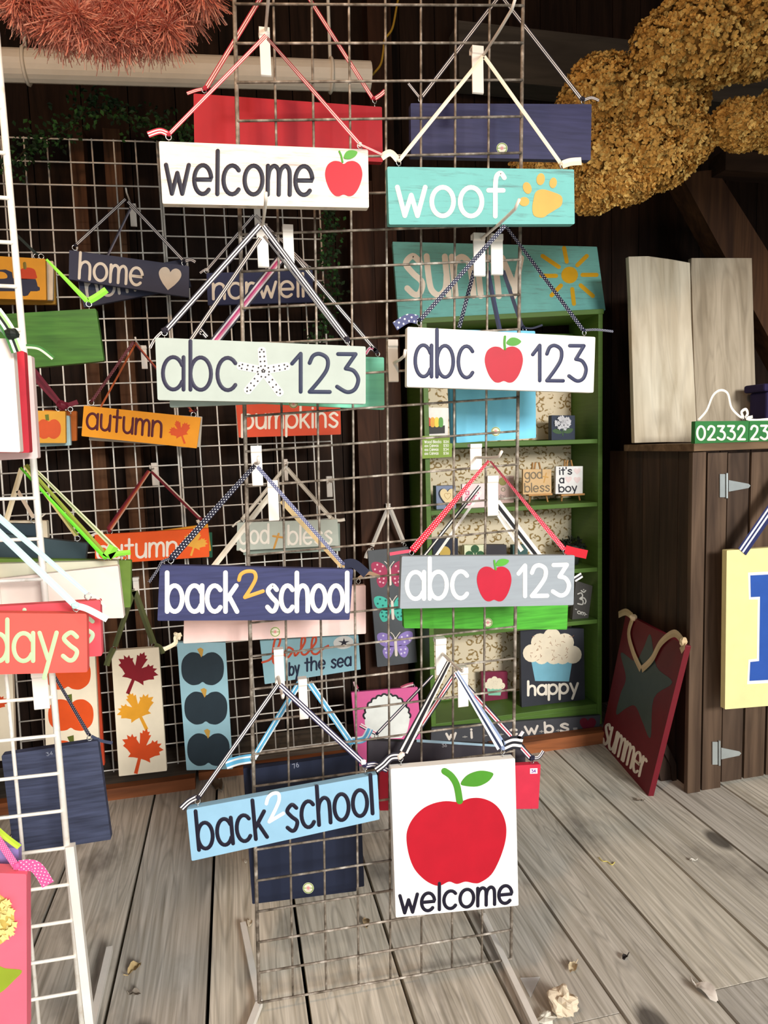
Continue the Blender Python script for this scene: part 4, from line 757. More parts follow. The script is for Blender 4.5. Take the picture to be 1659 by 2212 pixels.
# ================================================================== bookcase
GREEN = paint('#50702c', .5, .1, True)
XL, XR, YF, YB = .742, 1.515, 2.55, 2.80
bc = thing('bookcase', 'tall green bookcase with leopard print back standing by the wall', 'bookcase', ((XL + XR) / 2, YF, .05))
def part(name, boxes, m, root, bevel=.0015, board=None):
    mb = MB()
    for lo, hi in boxes: mb.box(lo, hi, 0, board)
    return mb.build(name, m, root, bevel=bevel)
part('side_panel', [((XL, YF, .05), (XL + .02, YB, 1.756))], GREEN, bc); part('side_panel', [((XR - .02, YF, .05), (XR, YB, 1.80))], GREEN, bc)
mb = MB(); mb.prism([(XL - .003, YF - .003, 1.752), (XR + .003, YF - .003, 1.798), (XR + .003, YF - .003, 1.818), (XL - .003, YF - .003, 1.772)], (0, YB - YF + .003, 0)); mb.build('top_panel', GREEN, bc, bevel=.0015); part('top_rail', [((XL + .02, YB - .04, 1.68), (XR - .02, YB - .02, 1.752))], GREEN, bc)
part('plinth', [((XL + .02, YF + .005, .05), (XR - .02, YF + .02, .125))], GREEN, bc)
for z in (1.288, 1.023, .744, .518, .143): part('shelf', [((XL + .02, YF + .004, z - .018), (XR - .02, YB - .02, z))], GREEN, bc)
part('back_panel', [((XL, YB - .02, .05), (XR, YB - .012, 1.752))], GREEN, bc)
for z0, z1 in ((1.292, 1.685), (1.027, 1.262), (.748, 1.0), (.522, .72), (.15, .49)): part('leopard_paper', [((XL + .022, YB - .0235, z0), (XR - .022, YB - .0205, z1))], leopard(), bc, 0)
# sunny sign standing on top
p0 = Vector((1.1, YF + .03, 1.80)); nn = Vector((0, -1, .42)).normalized()
bot = []
for x, y in ((1308, 666), (861, 668)):
    for _ in range(40):
        q = hit(x, y, p0, nn); y += (q.z - (1.773 + (q.x - XL) / (XR - XL) * .046)) * FP / YF * .8
    bot.append((x, y))
S = Sign('weathered turquoise board reading sunny with a yellow sun, on the bookcase', [(848, 522), (1289.5, 533)] + bot, plane=(p0, nn), col='#7cc2bb', wear='#6f8a86', var=.06, name='painted_board')
S.word('sunnY', (880, 636), (1134, 641), 84, CREAM, 13, up=(-.1, -1))
S.poly(T(disc(24), (1230.5, 594), 18), '#dfae28', 'sun_disc'); c8 = lambda x, y: (800 + x / 2.9625, 480 + y / 2.9625)
for (x0, y0, x1, y1) in ((1240, 165, 1257, 252), (1385, 216, 1325, 275), (1448, 337, 1358, 337), (1424, 472, 1346, 404), (1303, 522, 1292, 428), (1160, 468, 1220, 405), (1095, 343, 1188, 343), (1102, 216, 1206, 286)): S.lines([[c8(x0, y0), c8(x1, y1)]], '#dfae28', 9, 'sun_ray')
# things on the shelves
SHELVES = (1.288, 1.023, .744, .518, .143)
def seat(cor, Y):
    z = onY((cor[2][0] + cor[3][0]) / 2, (cor[2][1] + cor[3][1]) / 2, Y).z; sz = min(SHELVES, key=lambda q: abs(q - z)) + .0006
    if sz < 1.2: Y = min(2.72, max(2.565, onZ((cor[2][0] + cor[3][0]) / 2, (cor[2][1] + cor[3][1]) / 2, sz).y))
    out = list(cor)
    for i in (2, 3):
        x, y = out[i]
        for _ in range(30): y += (onY(x, y, Y).z - sz) * FP / Y
        out[i] = (x, y)
    return out, Y, sz
def block(label, cor, Y, col, name='painted_block', cat='decoration', thick=.03, **k):
    if name != 'price_card' and 'easel' not in label: cor, Y, _z = seat(cor, Y)
    return Sign(label, cor, Y, col, thick, name, cat, None, round_=.001, **k)
S = block('white canvas with a rainbow heart over dark grass, upper left shelf', [(916, 880), (969, 881), (967, 938), (917, 940)], 2.60, '#efe9e2', 'small_canvas', thick=.015)
S.poly([(920, 921), (961, 919), (961, 936), (920, 938)], '#2c2a26', 'grass_picture'); h = T(HEART, (939, 914), 18, 17)
bands = ['#d8443c', '#e8a83a', '#ead34a', '#5c9a44']
for i, c_ in enumerate(bands):
    x0, x1 = 921 + i * 9, 930 + i * 9; S.poly([p for p in T(cr([(-.5, .6), (0, 1), (.5, .6), (.5, -.7), (0, -1), (-.5, -.7)], 3, True), ((x0 + x1) / 2, 912), 9, 11)], c_, 'heart_stripe', 1 + i)
S = block('green price card with white lettering fixed to the bookcase', [(909, 942), (977, 940), (976, 987), (911, 991)], 2.535, '#84a03a', 'price_card', 'sign', .003)
for i, (a, b_) in enumerate((('Wood Blocks', '$26'), ('4x4 Canvas', '$30'), ('4x6 Canvas', '$34'), ('6x6 Canvas', '$36'))):
    y = 957.5 + i * 8.3; S.word(a, (917, y), (917 + (36 if i == 0 else 30), y - .6), 4.2, '#f2f2e4', 1.1, gap=.3, layer=.0004, name='price_text'); S.word(b_, (958, y - .8), (969, y - 1), 5, '#f2f2e4', 1.1, gap=.25, layer=.0004, name='price_text')
S = block('navy canvas with a white hydrangea on the upper right shelf', [(1191.5, 897), (1242, 897.5), (1242, 947), (1191.5, 947)], 2.66, '#2a3346', 'small_canvas')
mbf = MB(); random.seed(5)
for i in range(60):
    r_ = 15.5 * math.sqrt(random.random()); a = random.random() * 6.283; mbf.prism([S.pt(x, y, .0008 + .0001 * i) for x, y in T(star(4, .55), (1216 + r_ * math.cos(a), 914 + r_ * .9 * math.sin(a)), 4.2, 4.2, random.random() * 90)], -S.n * .0004)
mbf.build('hydrangea_picture', paint('#c9c8cc', .6, .25), S.root); S.poly([T(LEAF, (1204, 932), 11, 10, 15), T(LEAF, (1228, 931), 11, 10, 165)], '#3c5a34', 'leaf_picture'); S.lines([[(1216, 928), (1216, 941)]], '#3c5a34', 2.5, 'flower_stem')
EASEL = paint('#b98a54', .6, .12)
def easel(label, x0, x1, y0, y1, Y):
    a, b = onY(x0, y0, Y), onY(x1, y1, Y); cx = (a.x + b.x) / 2; b.z = 1.0236; zc = onY(x0, 1068, Y - .03).z
    r = thing('mini_easel', label, 'easel', (cx, Y, b.z)); w = (b.x - a.x)
    for sg in (-1, 1):
        mb = MB(); mb.tube([(cx + sg * w * .12, Y + .012, a.z), (cx + sg * w * .36, Y - .012, b.z + .004)], .004, 6); mb.build('leg', EASEL, r, True)
    mb = MB(); mb.tube([(cx, Y + .014, a.z), (cx, Y + .07, b.z + .004)], .004, 6); mb.build('back_leg', EASEL, r, True)
    part('ledge', [((cx - w * .46, Y - .034, zc - .009), (cx + w * .46, Y - .004, zc - .0008))], EASEL, r)
S = block('tan canvas reading god bless on a mini easel', [(1130, 1013.7), (1191, 1013.7), (1191, 1067), (1130, 1068)], 2.60, '#d2b080', 'small_canvas', thick=.014)
S.word('god', (1134, 1034), (1171, 1033), 13, '#7a6d58', 2.6, name='lettering'); S.word('bless', (1134, 1063), (1187, 1061), 12.5, '#7a6d58', 2.6); S.lines([[(1180, 1022), (1175, 1042)], [(1172, 1029), (1184, 1031)]], '#c89a52', 2.4, 'gold_cross')
easel('mini wooden easel under the god bless canvas', 1132, 1188, 1000, 1085, 2.63)
S = block('white canvas reading it\'s a boy on a mini easel', [(1201, 1007.6), (1259, 1007), (1258.5, 1066), (1200, 1067)], 2.60, '#e6e6e4', 'small_canvas', thick=.014)
S.word("it's", (1209, 1025), (1235, 1024), 10, '#22222c', 2.8); S.word('a', (1209, 1043), (1218, 1043), 10, '#22222c', 2.8); S.word('boy', (1208, 1063), (1246, 1061), 11, '#22222c', 2.8)
for (x, y) in ((1247, 1018), (1228, 1036), (1247, 1037)): S.poly(T(HEART, (x, y), 7.5, 7), '#e6d2d0', 'heart_picture')
easel('mini wooden easel under the it\'s a boy canvas', 1202, 1257, 995, 1084, 2.63)
S = block('navy block with a cream heart on the second shelf', [(942, 1050), (984, 1049), (985, 1097), (943, 1101)], 2.60, '#7b87a2', thick=.045)
o = S.poly(T(HEART, (965, 1074), 18.5, 19.5), '#1f2635', 'dark_heart'); S.poly(T(HEART, (967, 1073), 17, 18), '#e2cd9e', 'heart_picture', 2, o); S.lines([T(HEART, (967, 1072), 7, 7)], '#b89a66', 1, 'heart_line', .0016, o)  # larger dark heart drawn under the cream one
S = block('pink and white canvas reading girl beside the navy heart block', [(998, 1046), (1050, 1044), (1053, 1096), (999, 1097)], 2.60, '#f0dcdc', 'small_canvas', thick=.015)
S.word('girl', (1006, 1085), (1036, 1080), 11, '#d8809a', 2.6); S.word("a", (1006, 1069), (1013, 1069), 8, '#d8809a', 2.4)
S = block('pale pink baby card with a green key shape', [(1076, 1028), (1110, 1028), (1110, 1083), (1077, 1084)], 2.62, '#c9aaa2', 'small_canvas', thick=.012)
S.poly([T(disc(14), (1086, 1040), 9, 9)], '#8a8246', 'round_picture'); S.word('baby', (1072, 1078), (1092, 1076), 6.5, '#9a8a84', 1.4); S.lines([T(disc(14) + [(1, 0)], (1087, 1057), 4)], '#8a8a70', 1.6, 'ring_picture')
S = block('dark navy block with a yellow round shape on the third shelf', [(935, 1165), (989, 1163), (990, 1226), (937, 1228)], 2.60, '#252838')
S.poly(T(disc(20), (961, 1193), 12, 13), '#c8a850', 'yellow_picture')
S = block('cream block with a dark green shamrock', [(1003, 1178), (1048, 1177), (1048, 1224), (1004, 1226)], 2.60, '#dce0bc')
S.poly([T(disc(14), (1026, 1186), 9), T(disc(14), (1014, 1199), 9), T(disc(14), (1038, 1199), 9)], '#2c5a36', 'shamrock_picture'); S.lines([[(1026, 1194), (1029, 1217)]], '#2c5a36', 4, 'shamrock_stem')
block('dark charcoal wooden block beside the shamrock block', [(1050, 1177), (1094, 1177), (1094, 1226), (1050, 1227)], 2.61, '#37343a')
block('small teal block behind the black ribbon', [(1108, 1178), (1140, 1176), (1140, 1224), (1108, 1226)], 2.66, '#3a5a58')
pl = thing('potted_plant', 'dark leafy plant on the third shelf of the bookcase', 'plant', onY(1238, 1200, 2.66))
mb = MB(); c = onY(1236, 1178, 2.66)
for i in range(260):
    d = Vector((random.gauss(0, 1), random.gauss(0, 1), random.gauss(0, 1))).normalized(); q = c + Vector((d.x * .062, d.y * .05, d.z * .042)) * random.uniform(.5, 1.); t_ = d.orthogonal().normalized() * .007; mb.add([q - t_, q + d * .009 - t_.cross(d) * .6, q + t_, q - d * .006], [(0, 1, 2, 3)])
mb.build('foliage', paint('#232a20', .7, .3), pl); mb = MB(); z0 = .745; mb.tube([(c.x, c.y, z0), (c.x, c.y, z0 + .05), (c.x, c.y, z0 + .085)], [.026, .034, .038], 14); mb.build('pot', paint('#3a4038', .6), pl, True)
om = block('dark grey block with a white om sign leaning on the fourth shelf', [(1244, 1254), (1280, 1266), (1271, 1342), (1236, 1331)], 2.57, '#4a4845', thick=.022)
c9 = lambda L: [(1100 + x / 2.968, 980 + y / 2.968) for x, y in L]
om.lines([c9(cr([(440, 900), (462, 893), (470, 915), (452, 930), (472, 940), (470, 966), (440, 962)])), c9(cr([(462, 930), (480, 925), (492, 945), (485, 962)])), c9(cr([(462, 878), (478, 888), (490, 878)])), c9([(477, 872), (478, 873)])], '#cfccc4', 2.6, 'om_picture'); om.word('om', (1247, 1325), (1263, 1330), 6, '#cfccc4', 1.8, up=(.2, -1)); om.word('-', (1242, 1318), (1245, 1319), 5, '#cfccc4', 1.5); om.word('-', (1264, 1329), (1267, 1330), 5, '#cfccc4', 1.5)
def cupcake(S, cx, cy, s, cup, sprinkles, seed):
    r = random.Random(seed)
    S.poly([(cx - 45 * s, cy + 0 * s), (cx + 45 * s, cy), (cx + 37 * s, cy + 48 * s), (cx - 36 * s, cy + 47 * s)], cup, 'cupcake_case')
    o = S.poly([T(disc(16), (cx + x * s, cy + y * s), r_ * s) for x, y, r_ in ((.5, -48, 19), (-25, -36, 20), (28, -36, 20), (-43, -13, 19.5), (45, -10, 19.5), (-22, -5, 16), (4, -9, 20), (23, -6, 17), (0, -28, 28))], '#efe2c8', 'cupcake_frosting', 2)
    q = []
    for i in range(sprinkles):
        x, y = cx + r.uniform(-48, 50) * s, cy + r.uniform(-50, 2) * s; a = r.random() * 3.14; q.append([(x - 2.4 * s * math.cos(a), y - 2.4 * s * math.sin(a)), (x + 2.4 * s * math.cos(a), y + 2.4 * s * math.sin(a))])
    S.lines(q, '#9a6a4c', 1.0 * s, 'sprinkles', .0018, o)
S = block('dark board with a large cupcake and the word happy, lowest shelf', [(1124, 1356), (1261, 1358), (1263.5, 1522), (1127, 1517)], 2.58, '#33353d', 'painted_board', 'sign', .02)
cupcake(S, 1192, 1424, 1.0, '#7cb8cc', 44, 1); S.word('happy', (1141, 1502), (1248, 1496), 20, CREAM, 5.2, up=(0, -1))
S = block('small maroon canvas with a cupcake in a mint case', [(1040, 1452), (1096, 1451), (1097, 1510), (1042, 1512)], 2.60, '#7a2440', 'small_canvas', thick=.015); cupcake(S, 1068, 1485, .36, '#8ac8ac', 14, 2)
S = Sign('long charcoal board of white letters and a red heart before the bookcase', [(932, 1573), (1298, 1545), (1293, 1590), (930, 1634)], 2.535, '#44454a', .015, 'painted_board')
xs = [(965, 'w', 20, 12), (1000, '+', 9, 6), (1018, 'i', 2, 13), (1043, '+', 9, 6), (1061, 'l', 2, 13), (1078, '+', 9, 6), (1101, 'c', 16, 12), (1135, 'w', 27, 16), (1166, '+', 8, 8), (1178, 'b', 17, 15), (1202, '+', 8, 8), (1211, 's', 17, 17), (1239, '=', 8, 10)]
for x, ch, w_, xh in xs:
    y = 1586 - (x - 1135) * .065; S.word(ch, (x, y), (x + w_, y - w_ * .065), xh, '#d8cfc4' if ch not in '+=' else '#9a9690', 5 if ch not in '+=' else 2, name='lettering')
S.poly(T(HEART, (1270, 1567), 18, 17), '#6a1a2c', 'heart_picture')
# ================================================================== cabinet, planks and number boards at the right
CABW = wood('cabinet_wood', '#2a1e18', '#4c392d', 'Z', .7, .55, None, .35); CABL = wood('cabinet_front_wood', '#43342a', '#6a5646', 'Z', .7, .5, None, .35)
cb = thing('cabinet', 'dark brown plank cabinet with a strap hinged door', 'cabinet', (1.95, 2.3, 0)); X0, Y0 = 1.548, 2.036
mb = MB(); y = Y0 + .004
while y < 2.6:
    mb.box((X0 + .032, y, .0), (X0 + .05, min(y + .105, 2.6), 1.235), 0, (y * 3.1, y, y * 9)); y += .108
mb.build('side_wall', CABW, cb)
mb = MB(); mb.box((X0 - .002, Y0 - .012, 0), (X0 + .052, Y0 + .01, 1.233), 0, (.9, 2, 3)); mb.build('corner_post', CABL, cb, bevel=.003)
mb = MB(); x = X0 + .064
mb.box((x, Y0 - .004, 0), (x + .078, Y0 + .016, 1.228), 0, (.6, 4, 3)); mb.build('front_stile', CABL, cb)
mb = MB(); x += .082
while x < 2.5:
    mb.box((x, Y0 - .004, .02), (x + .086, Y0 + .016, 1.225), 0, (x * 7.7, x, 2)); x += .096
mb.build('door', CABL, cb); part('back_lining', [((X0 + .03, Y0 + .03, .02), (2.55, Y0 + .04, 1.22))], paint('#120d0a', .9), cb)
part('top_board', [((X0 - .004, Y0 - .02, 1.236), (2.6, 2.44, 1.262))], wood('cabinet_top_wood', '#6b543e', '#a18464', 'X', .8, .7, None, .3), cb, .002)
STEEL = paint('#b9c2c2', .35, .1, metal=.6)
for nm, (x0, y0, x1, y1) in (('hinge', (1554, 1024, 1620, 1074)), ('hinge', (1538, 1602, 1600, 1651))):
    mb = MB(); Yh = Y0 - .006; ym = (y0 + y1) / 2; o_ = Vector((0, -.003, 0))
    fl = lambda L: [onY(x, y, Yh) for x, y in L]
    mb.prism(fl([(x0, y0), (x0 + 11, y0), (x0 + 11, y1), (x0, y1)]), o_); mb.prism(fl([(x0 + 19, ym - 12), (x1 - 4, ym - 4), (x1, ym), (x1 - 4, ym + 5), (x0 + 19, ym + 13)]), o_)
    mb.tube([onY(x0 + 16, y0 - 2, Yh - .003), onY(x0 + 16, y1 + 2, Yh - .003)], .004, 8); mb.build(nm, STEEL, cb)
PALE = wood('pale_plank_wood', '#b8ac96', '#ded5c2', 'Z', .8, .7, None, .22); PALE2 = wood('grey_plank_wood', '#a0937e', '#cabda8', 'Z', .8, .7, None, .3)
def plank(label, cor, Y, m, seed):
    pl_ = [onY(x, y, Y) for x, y in cor]; zb = min(p.z for p in pl_)
    r = thing('leaning_plank', label, 'plank', ((pl_[0].x + pl_[1].x) / 2, Y, zb), 'pale planks on the cabinet')
    k = .10; pl_ = [Vector((p.x * (1 + (p.z - zb) * k / Y), Y + (p.z - zb) * k, CAMH + (p.z - CAMH) * (1 + (p.z - zb) * k / Y))) for p in pl_]
    mb = MB(); mb.prism(pl_, (0, .022, 0), 0, seed); mb.build('plank', m, r, bevel=.002)
plank('pale bleached plank standing on the cabinet, left of two', [(1358, 554), (1400, 553), (1450, 560), (1491, 567.5), (1494, 700), (1507, 955), (1440, 955), (1371, 957), (1362, 640)], 2.33, PALE, (.8, 3, 5))
plank('greyer bleached plank standing on the cabinet, right of two', [(1494, 557), (1624.5, 557), (1630, 760), (1636, 950), (1508, 954), (1500, 800), (1495, 620), (1493, 590)], 2.33, PALE2, (.5, 13, 8))
S = Sign('green number board reading 02332, fully in view on the cabinet', [(1502, 910), (1618, 909), (1616, 961.5), (1501, 962)], 2.06, '#2f7a3c', .02, 'number_board')
S.word('02332', (1506, 950), (1609, 949), 29, '#f4efe0', 4.8, up=(0, -1)); S.eye((1508, 908), (1606, 906), r=.006); WR = ['#efe6da', '#f6efe6']
S.rib([(1510, 906), (1527, 886), (1540, 855), (1556, 843), (1572, 850), (1580, 880), (1596, 898), (1606, 903)], 5, WR, smooth=True, knots=[(1509, 906), (1605, 903)], off=.0); S.rib([(1606, 902), (1602, 890), (1611, 884), (1615, 893), (1612, 902), (1626, 900)], 6, WR, smooth=True, name='ribbon_tail', off=-.004)
S = Sign('green number board running out of the photo at the right edge', [(1619, 909), (1735, 908), (1733, 960.5), (1617, 961.5)], 2.06, '#2f7a3c', .02, 'number_board')
S.word('23320', (1622, 949), (1725, 948), 29, '#f4efe0', 4.8, up=(0, -1)); S.rib([(1612, 904), (1630, 908), (1665, 906), (1700, 908)], 6, WR, smooth=True, off=-.002)
S = Sign('pale yellow board with a blue block letter outlined in white', [(1570, 1189), (1900, 1168), (1900, 1505), (1566, 1532.5)], 1.95, '#ece0a0', .022, 'hanging_sign', var=.04)
serif = [(1616, 1237), (1900, 1222), (1900, 1280), (1850, 1286), (1850, 1420), (1900, 1416), (1900, 1462), (1614, 1478), (1617, 1425), (1635, 1423), (1637, 1295), (1618, 1295)]
o = S.poly(serif, '#f6f6f0', 'white_outline'); S.poly([(1621, 1243), (1895, 1229), (1895, 1274), (1844, 1280), (1844, 1426), (1895, 1421), (1895, 1456), (1619, 1471), (1621, 1430), (1640, 1428), (1642, 1289), (1622, 1290)], '#2c55a8', 'blue_letter', 2, o)
S.rib([(1738, 1000), (1872, 1178)], 26, ['#262c5c', '#e8ecf4', '#262c5c', '#e8ecf4', '#262c5c', '#262c5c'], off=.006); S.rib([(1735, 1000), (1603, 1192)], 26, ['#262c5c', '#e8ecf4', '#262c5c', '#e8ecf4', '#262c5c', '#262c5c'], off=.003)
# summer board leaning on the cabinet side
A_, B_, C_ = onZ(1400, 1720), onZ(1299, 1603), onX(1481, 1394, 1.472)
nn = (B_ - A_).cross(C_ - A_).normalized()
S = Sign('dark red board with a grey starfish reading summer, leaning on the cabinet', [(1352, 1326), (1481, 1394), (1400, 1720), (1296, 1604)], plane=(A_, nn), col='#6d1622', thick=.02, name='painted_board', var=.08)
st = [(1405, 1371), (1418, 1440), (1452, 1474), (1412, 1508), (1405, 1593), (1388, 1560), (1372, 1525), (1352, 1530), (1331, 1543), (1340, 1500), (1352, 1464), (1341, 1410), (1372, 1428), (1390, 1400)]
S.poly(cr(st, 5, True), '#46524e', 'starfish_picture'); S.word('summer', (1301, 1602), (1388, 1683), 43, CREAM, 5.5, up=(.22, -1), gap=.2)
CT = ['#d8bc92', '#e4caa2']; S.rib([(1368, 1332), (1358, 1368), (1368, 1410), (1384, 1446)], 15, CT, smooth=True, off=.006, knots=[(1368, 1334)]); S.rib([(1386, 1446), (1408, 1424), (1428, 1388), (1456, 1368), (1474, 1384)], 15, CT, smooth=True, off=.006, knots=[(1476, 1386)])
S.rib([(1366, 1332), (1352, 1322), (1336, 1328)], 15, CT, smooth=True, name='ribbon_tail', off=.006); S.rib([(1477, 1388), (1476, 1398), (1470, 1406)], 15, CT, name='ribbon_tail', off=.006)
ms = thing('moulding_strip', 'dark brown moulded strip standing at the corner of the cabinet', 'trim strip', (1.5, 2.1, 0)); mb = MB()
mb.prism([onY(x, y, 2.12) for x, y in ((1428, 1580), (1461, 1650), (1462, 1700), (1454, 1700), (1450, 1656), (1420, 1598))], (0, .02, 0)); mb.prism([onY(x, y, 2.13) for x, y in ((1413, 1590), (1450, 1656), (1454, 1698), (1430, 1698), (1418, 1640))], (0, .03, 0)); mb.build('strip', CABW, ms)
cl = thing('folded_cloth', 'dark violet cloth on a box at the right edge above the green number board', 'cloth', onY(1675, 960, 2.3)); mb = MB(); a, b = onY(1652, 828, 2.2), onY(1720, 962, 2.2); mb.box((a.x, 2.2, a.z - .03), (b.x, 2.31, a.z)); mb.box((a.x + .02, 2.21, 1.264), (b.x, 2.30, a.z - .03)); mb.build('cloth', paint('#241c44', .8, .2), cl, bevel=.008)
# ================================================================== lamp, garlands, cord
lt = thing('strip_light', 'long white strip light housing hung under the ceiling at the top left', 'lamp', (-.4, 2.45, 2.5)); a, b = onY(-40, 139, 2.45), onY(799, 166, 2.45); rr = .048
LW = paint('#efe8da', .35, .04); mb = MB()
pr = []
for i in range(20):
    an = 2 * math.pi * i / 20; r_ = rr * (1 + (.05 if i % 5 == 0 else 0)); pr.append(Vector((0, r_ * math.cos(an), r_ * math.sin(an))))
mb.prism([a + p for p in pr], b - a); mb.build('housing', LW, lt, bevel=.002)
for (px, py) in ((50, 55), (711, 68)):
    p = onY(px, py, 2.45); f_ = (p.x - a.x) / (b.x - a.x); q = a.lerp(b, f_); mb = MB(); mb.ring(q, (1, 0, 0), rr * 1.08, .006, 0, 20); mb.tube([q + Vector((0, 0, rr)), (q.x, q.y, 3.42)], .006, 8); mb.build('hanger', LW, lt, True)
cd_ = thing('cord', 'yellow electric cord running down to the strip light', 'cord', onY(803, 163, 2.45)); mb = MB(); mb.tube([onY(x, y, 2.45) for x, y in cr([(878, -60), (860, 0), (848, 60), (832, 84), (828, 110), (822, 140), (803, 163)])], .004, 7); mb.build('cable', paint('#a8862e', .5), cd_, True)
def floret(mb, c, d, s, mi, rnd):
    d = d.normalized(); a = d.orthogonal().normalized(); a = Matrix.Rotation(rnd.random() * 6.28, 3, d) @ a; b = d.cross(a)
    for k in range(4):
        u = a * math.cos(k * 1.5708) + b * math.sin(k * 1.5708); v = d.cross(u)
        mb.add([c, c + u * s * .5 + v * s * .42 + d * s * .15, c + u * s * .88 + v * s * .3 + d * s * .42, c + u * s * 1.0 + d * s * .5, c + u * s * .88 - v * s * .3 + d * s * .42, c + u * s * .5 - v * s * .42 + d * s * .15], [(0, 5, 4, 3, 2, 1)], mi)
GOLD = [paint('#cc9f52', .8, .2), paint('#b0833c', .8, .2), paint('#dcb96c', .8, .2), paint('#7d5824', .9, .2)]  # last tone, a darker core, paints shade into the holes between florets
gg = thing('flower_garland', 'golden dried hydrangea garland hanging at the top right', 'garland', onY(1450, 250, 2.0))
def cluster(ells, Y, count, seed):
    rnd = random.Random(seed); mb = MB()
    tot = sum(rx * ry for _, _, rx, ry in ells)
    for (px, py, rx, ry) in ells:
        c = onY(px, py, Y); k = Y / FP
        for i in range(int(count * rx * ry / tot)):
            d = Vector((rnd.gauss(0, 1), rnd.gauss(0, 1), rnd.gauss(0, 1))).normalized()
            if d.y > .55: continue
            q = c + Vector((d.x * rx * k, d.y * min(rx, ry) * k * .8, d.z * ry * k)) * rnd.uniform(.88, 1.04)
            floret(mb, q, d + Vector((rnd.gauss(0, .3), rnd.gauss(0, .3), rnd.gauss(0, .3))), rnd.uniform(.008, .0145), rnd.choice((0, 0, 1, 2)), rnd)
        mb.lump(c, rx * k * .86, min(rx, ry) * k * .68, ry * k * .86, 3, .1, 14, 10)
    return mb.build('flower_cluster', GOLD, gg)
cluster([(1520, 85, 140, 100), (1620, 40, 120, 130), (1420, 110, 62, 70)], 1.95, 6000, 1)
cluster([(1310, 205, 95, 82), (1250, 240, 50, 60), (1400, 250, 110, 90), (1450, 215, 90, 70)], 2.05, 6000, 2)
cluster([(1480, 300, 70, 60), (1400, 340, 120, 70), (1310, 345, 80, 70)], 2.02, 4600, 3)
cluster([(1275, 420, 62, 40), (1345, 400, 75, 40), (1180, 360, 80, 30)], 2.0, 3000, 4)
cluster([(1600, 270, 70, 55), (1670, 262, 60, 66)], 2.0, 3000, 5)
ROSE = [paint('#f0a48e', .7, .1), paint('#dc8672', .7, .1), paint('#f6bca6', .7, .1)]
tg = thing('tinsel_garland', 'coral pink bristly tinsel garland hanging at the top left', 'garland', onY(230, 40, 1.9)); rnd = random.Random(8)
spots = [(60, -20, 70), (85, 25, 66), (40, 10, 50), (120, 50, 62), (165, 40, 64), (190, 75, 52), (225, 65, 60), (262, 85, 50), (290, 60, 64), (330, 78, 50), (362, 60, 58), (300, 10, 80), (395, 10, 66), (200, -20, 90), (140, 70, 44), (440, -12, 52), (370, -30, 70), (110, -5, 70), (250, 20, 70)]
for (px, py, R) in spots:
    mb = MB(); c = onY(px, py, 1.9 + rnd.uniform(-.05, .05)); k = 1.9 / FP; ax = Vector((rnd.gauss(0, .5), -1, rnd.gauss(-.3, .5))).normalized()
    for i in range(620):
        d = (Vector((rnd.gauss(0, 1), rnd.gauss(0, 1) * .9, rnd.gauss(0, 1))).normalized() + ax * .35).normalized(); L = R * k * rnd.uniform(.55, 1.05); s_ = d.orthogonal().normalized(); s_ = Matrix.Rotation(rnd.random() * 6.28, 3, d) @ s_
        b0 = c + Vector((rnd.gauss(0, .008), rnd.gauss(0, .008), rnd.gauss(0, .008))); m1 = b0 + d * L * .55; e_ = b0 + d * L + s_.cross(d) * L * rnd.gauss(0, .10) + Vector((0, 0, -L * .10))
        w = .0010; mb.add([b0 - s_ * w, b0 + s_ * w, m1 + s_ * w, m1 - s_ * w, e_ + s_ * w, e_ - s_ * w], [(0, 1, 2, 3), (3, 2, 4, 5)], rnd.choice((0, 0, 1, 2)))
    mb.build('tinsel_tuft', ROSE, tg)
LEAFG = [paint('#1f3a1c', .6, .2), paint('#2f5a26', .6, .2), paint('#16280f', .6, .2)]
def greenery(label, paths, Y, wpx, count, seed):
    rnd = random.Random(seed); k = Y / FP; r = thing('leaf_garland', label, 'garland', onY(paths[0][0][0], paths[0][0][1], Y))
    mb = MB(); vine = MB()
    for path in paths:
        c = cr(path, 8); pts = [onY(x, y, Y) for x, y in c]; vine.tube(pts, .003, 5)
        for i in range(count):
            q = rnd.choice(pts) + Vector((rnd.gauss(0, wpx * k * .45), rnd.gauss(0, .02), rnd.gauss(0, wpx * k * .45))); d = Vector((rnd.gauss(0, 1), rnd.gauss(0, .6), rnd.gauss(0, 1))).normalized(); s_ = Vector((0, -1, 0)).cross(d).normalized() if abs(d.y) < .95 else Vector((1, 0, 0)); L = rnd.uniform(.012, .024)
            mb.add([q, q + d * L * .5 + s_ * L * .3 + Vector((0, -.003, 0)), q + d * L, q + d * L * .5 - s_ * L * .3 + Vector((0, -.003, 0))], [(0, 1, 2, 3)], rnd.choice((0, 0, 1, 2)))
    mb.build('leaves', LEAFG, r); vine.build('stem', paint('#2a2414', .8), r, True)
greenery('dark green leaf garland draped over the rear rack at the top left', [[(15, 370), (60, 320), (110, 295), (160, 270), (200, 225), (260, 245), (320, 265), (380, 285), (420, 300)]], 2.58, 32, 700, 1)
greenery('green leaf garland hanging down beside the norwell board', [[(708, 440), (714, 500), (706, 560), (716, 620), (704, 680), (694, 730)]], 2.62, 24, 460, 2)
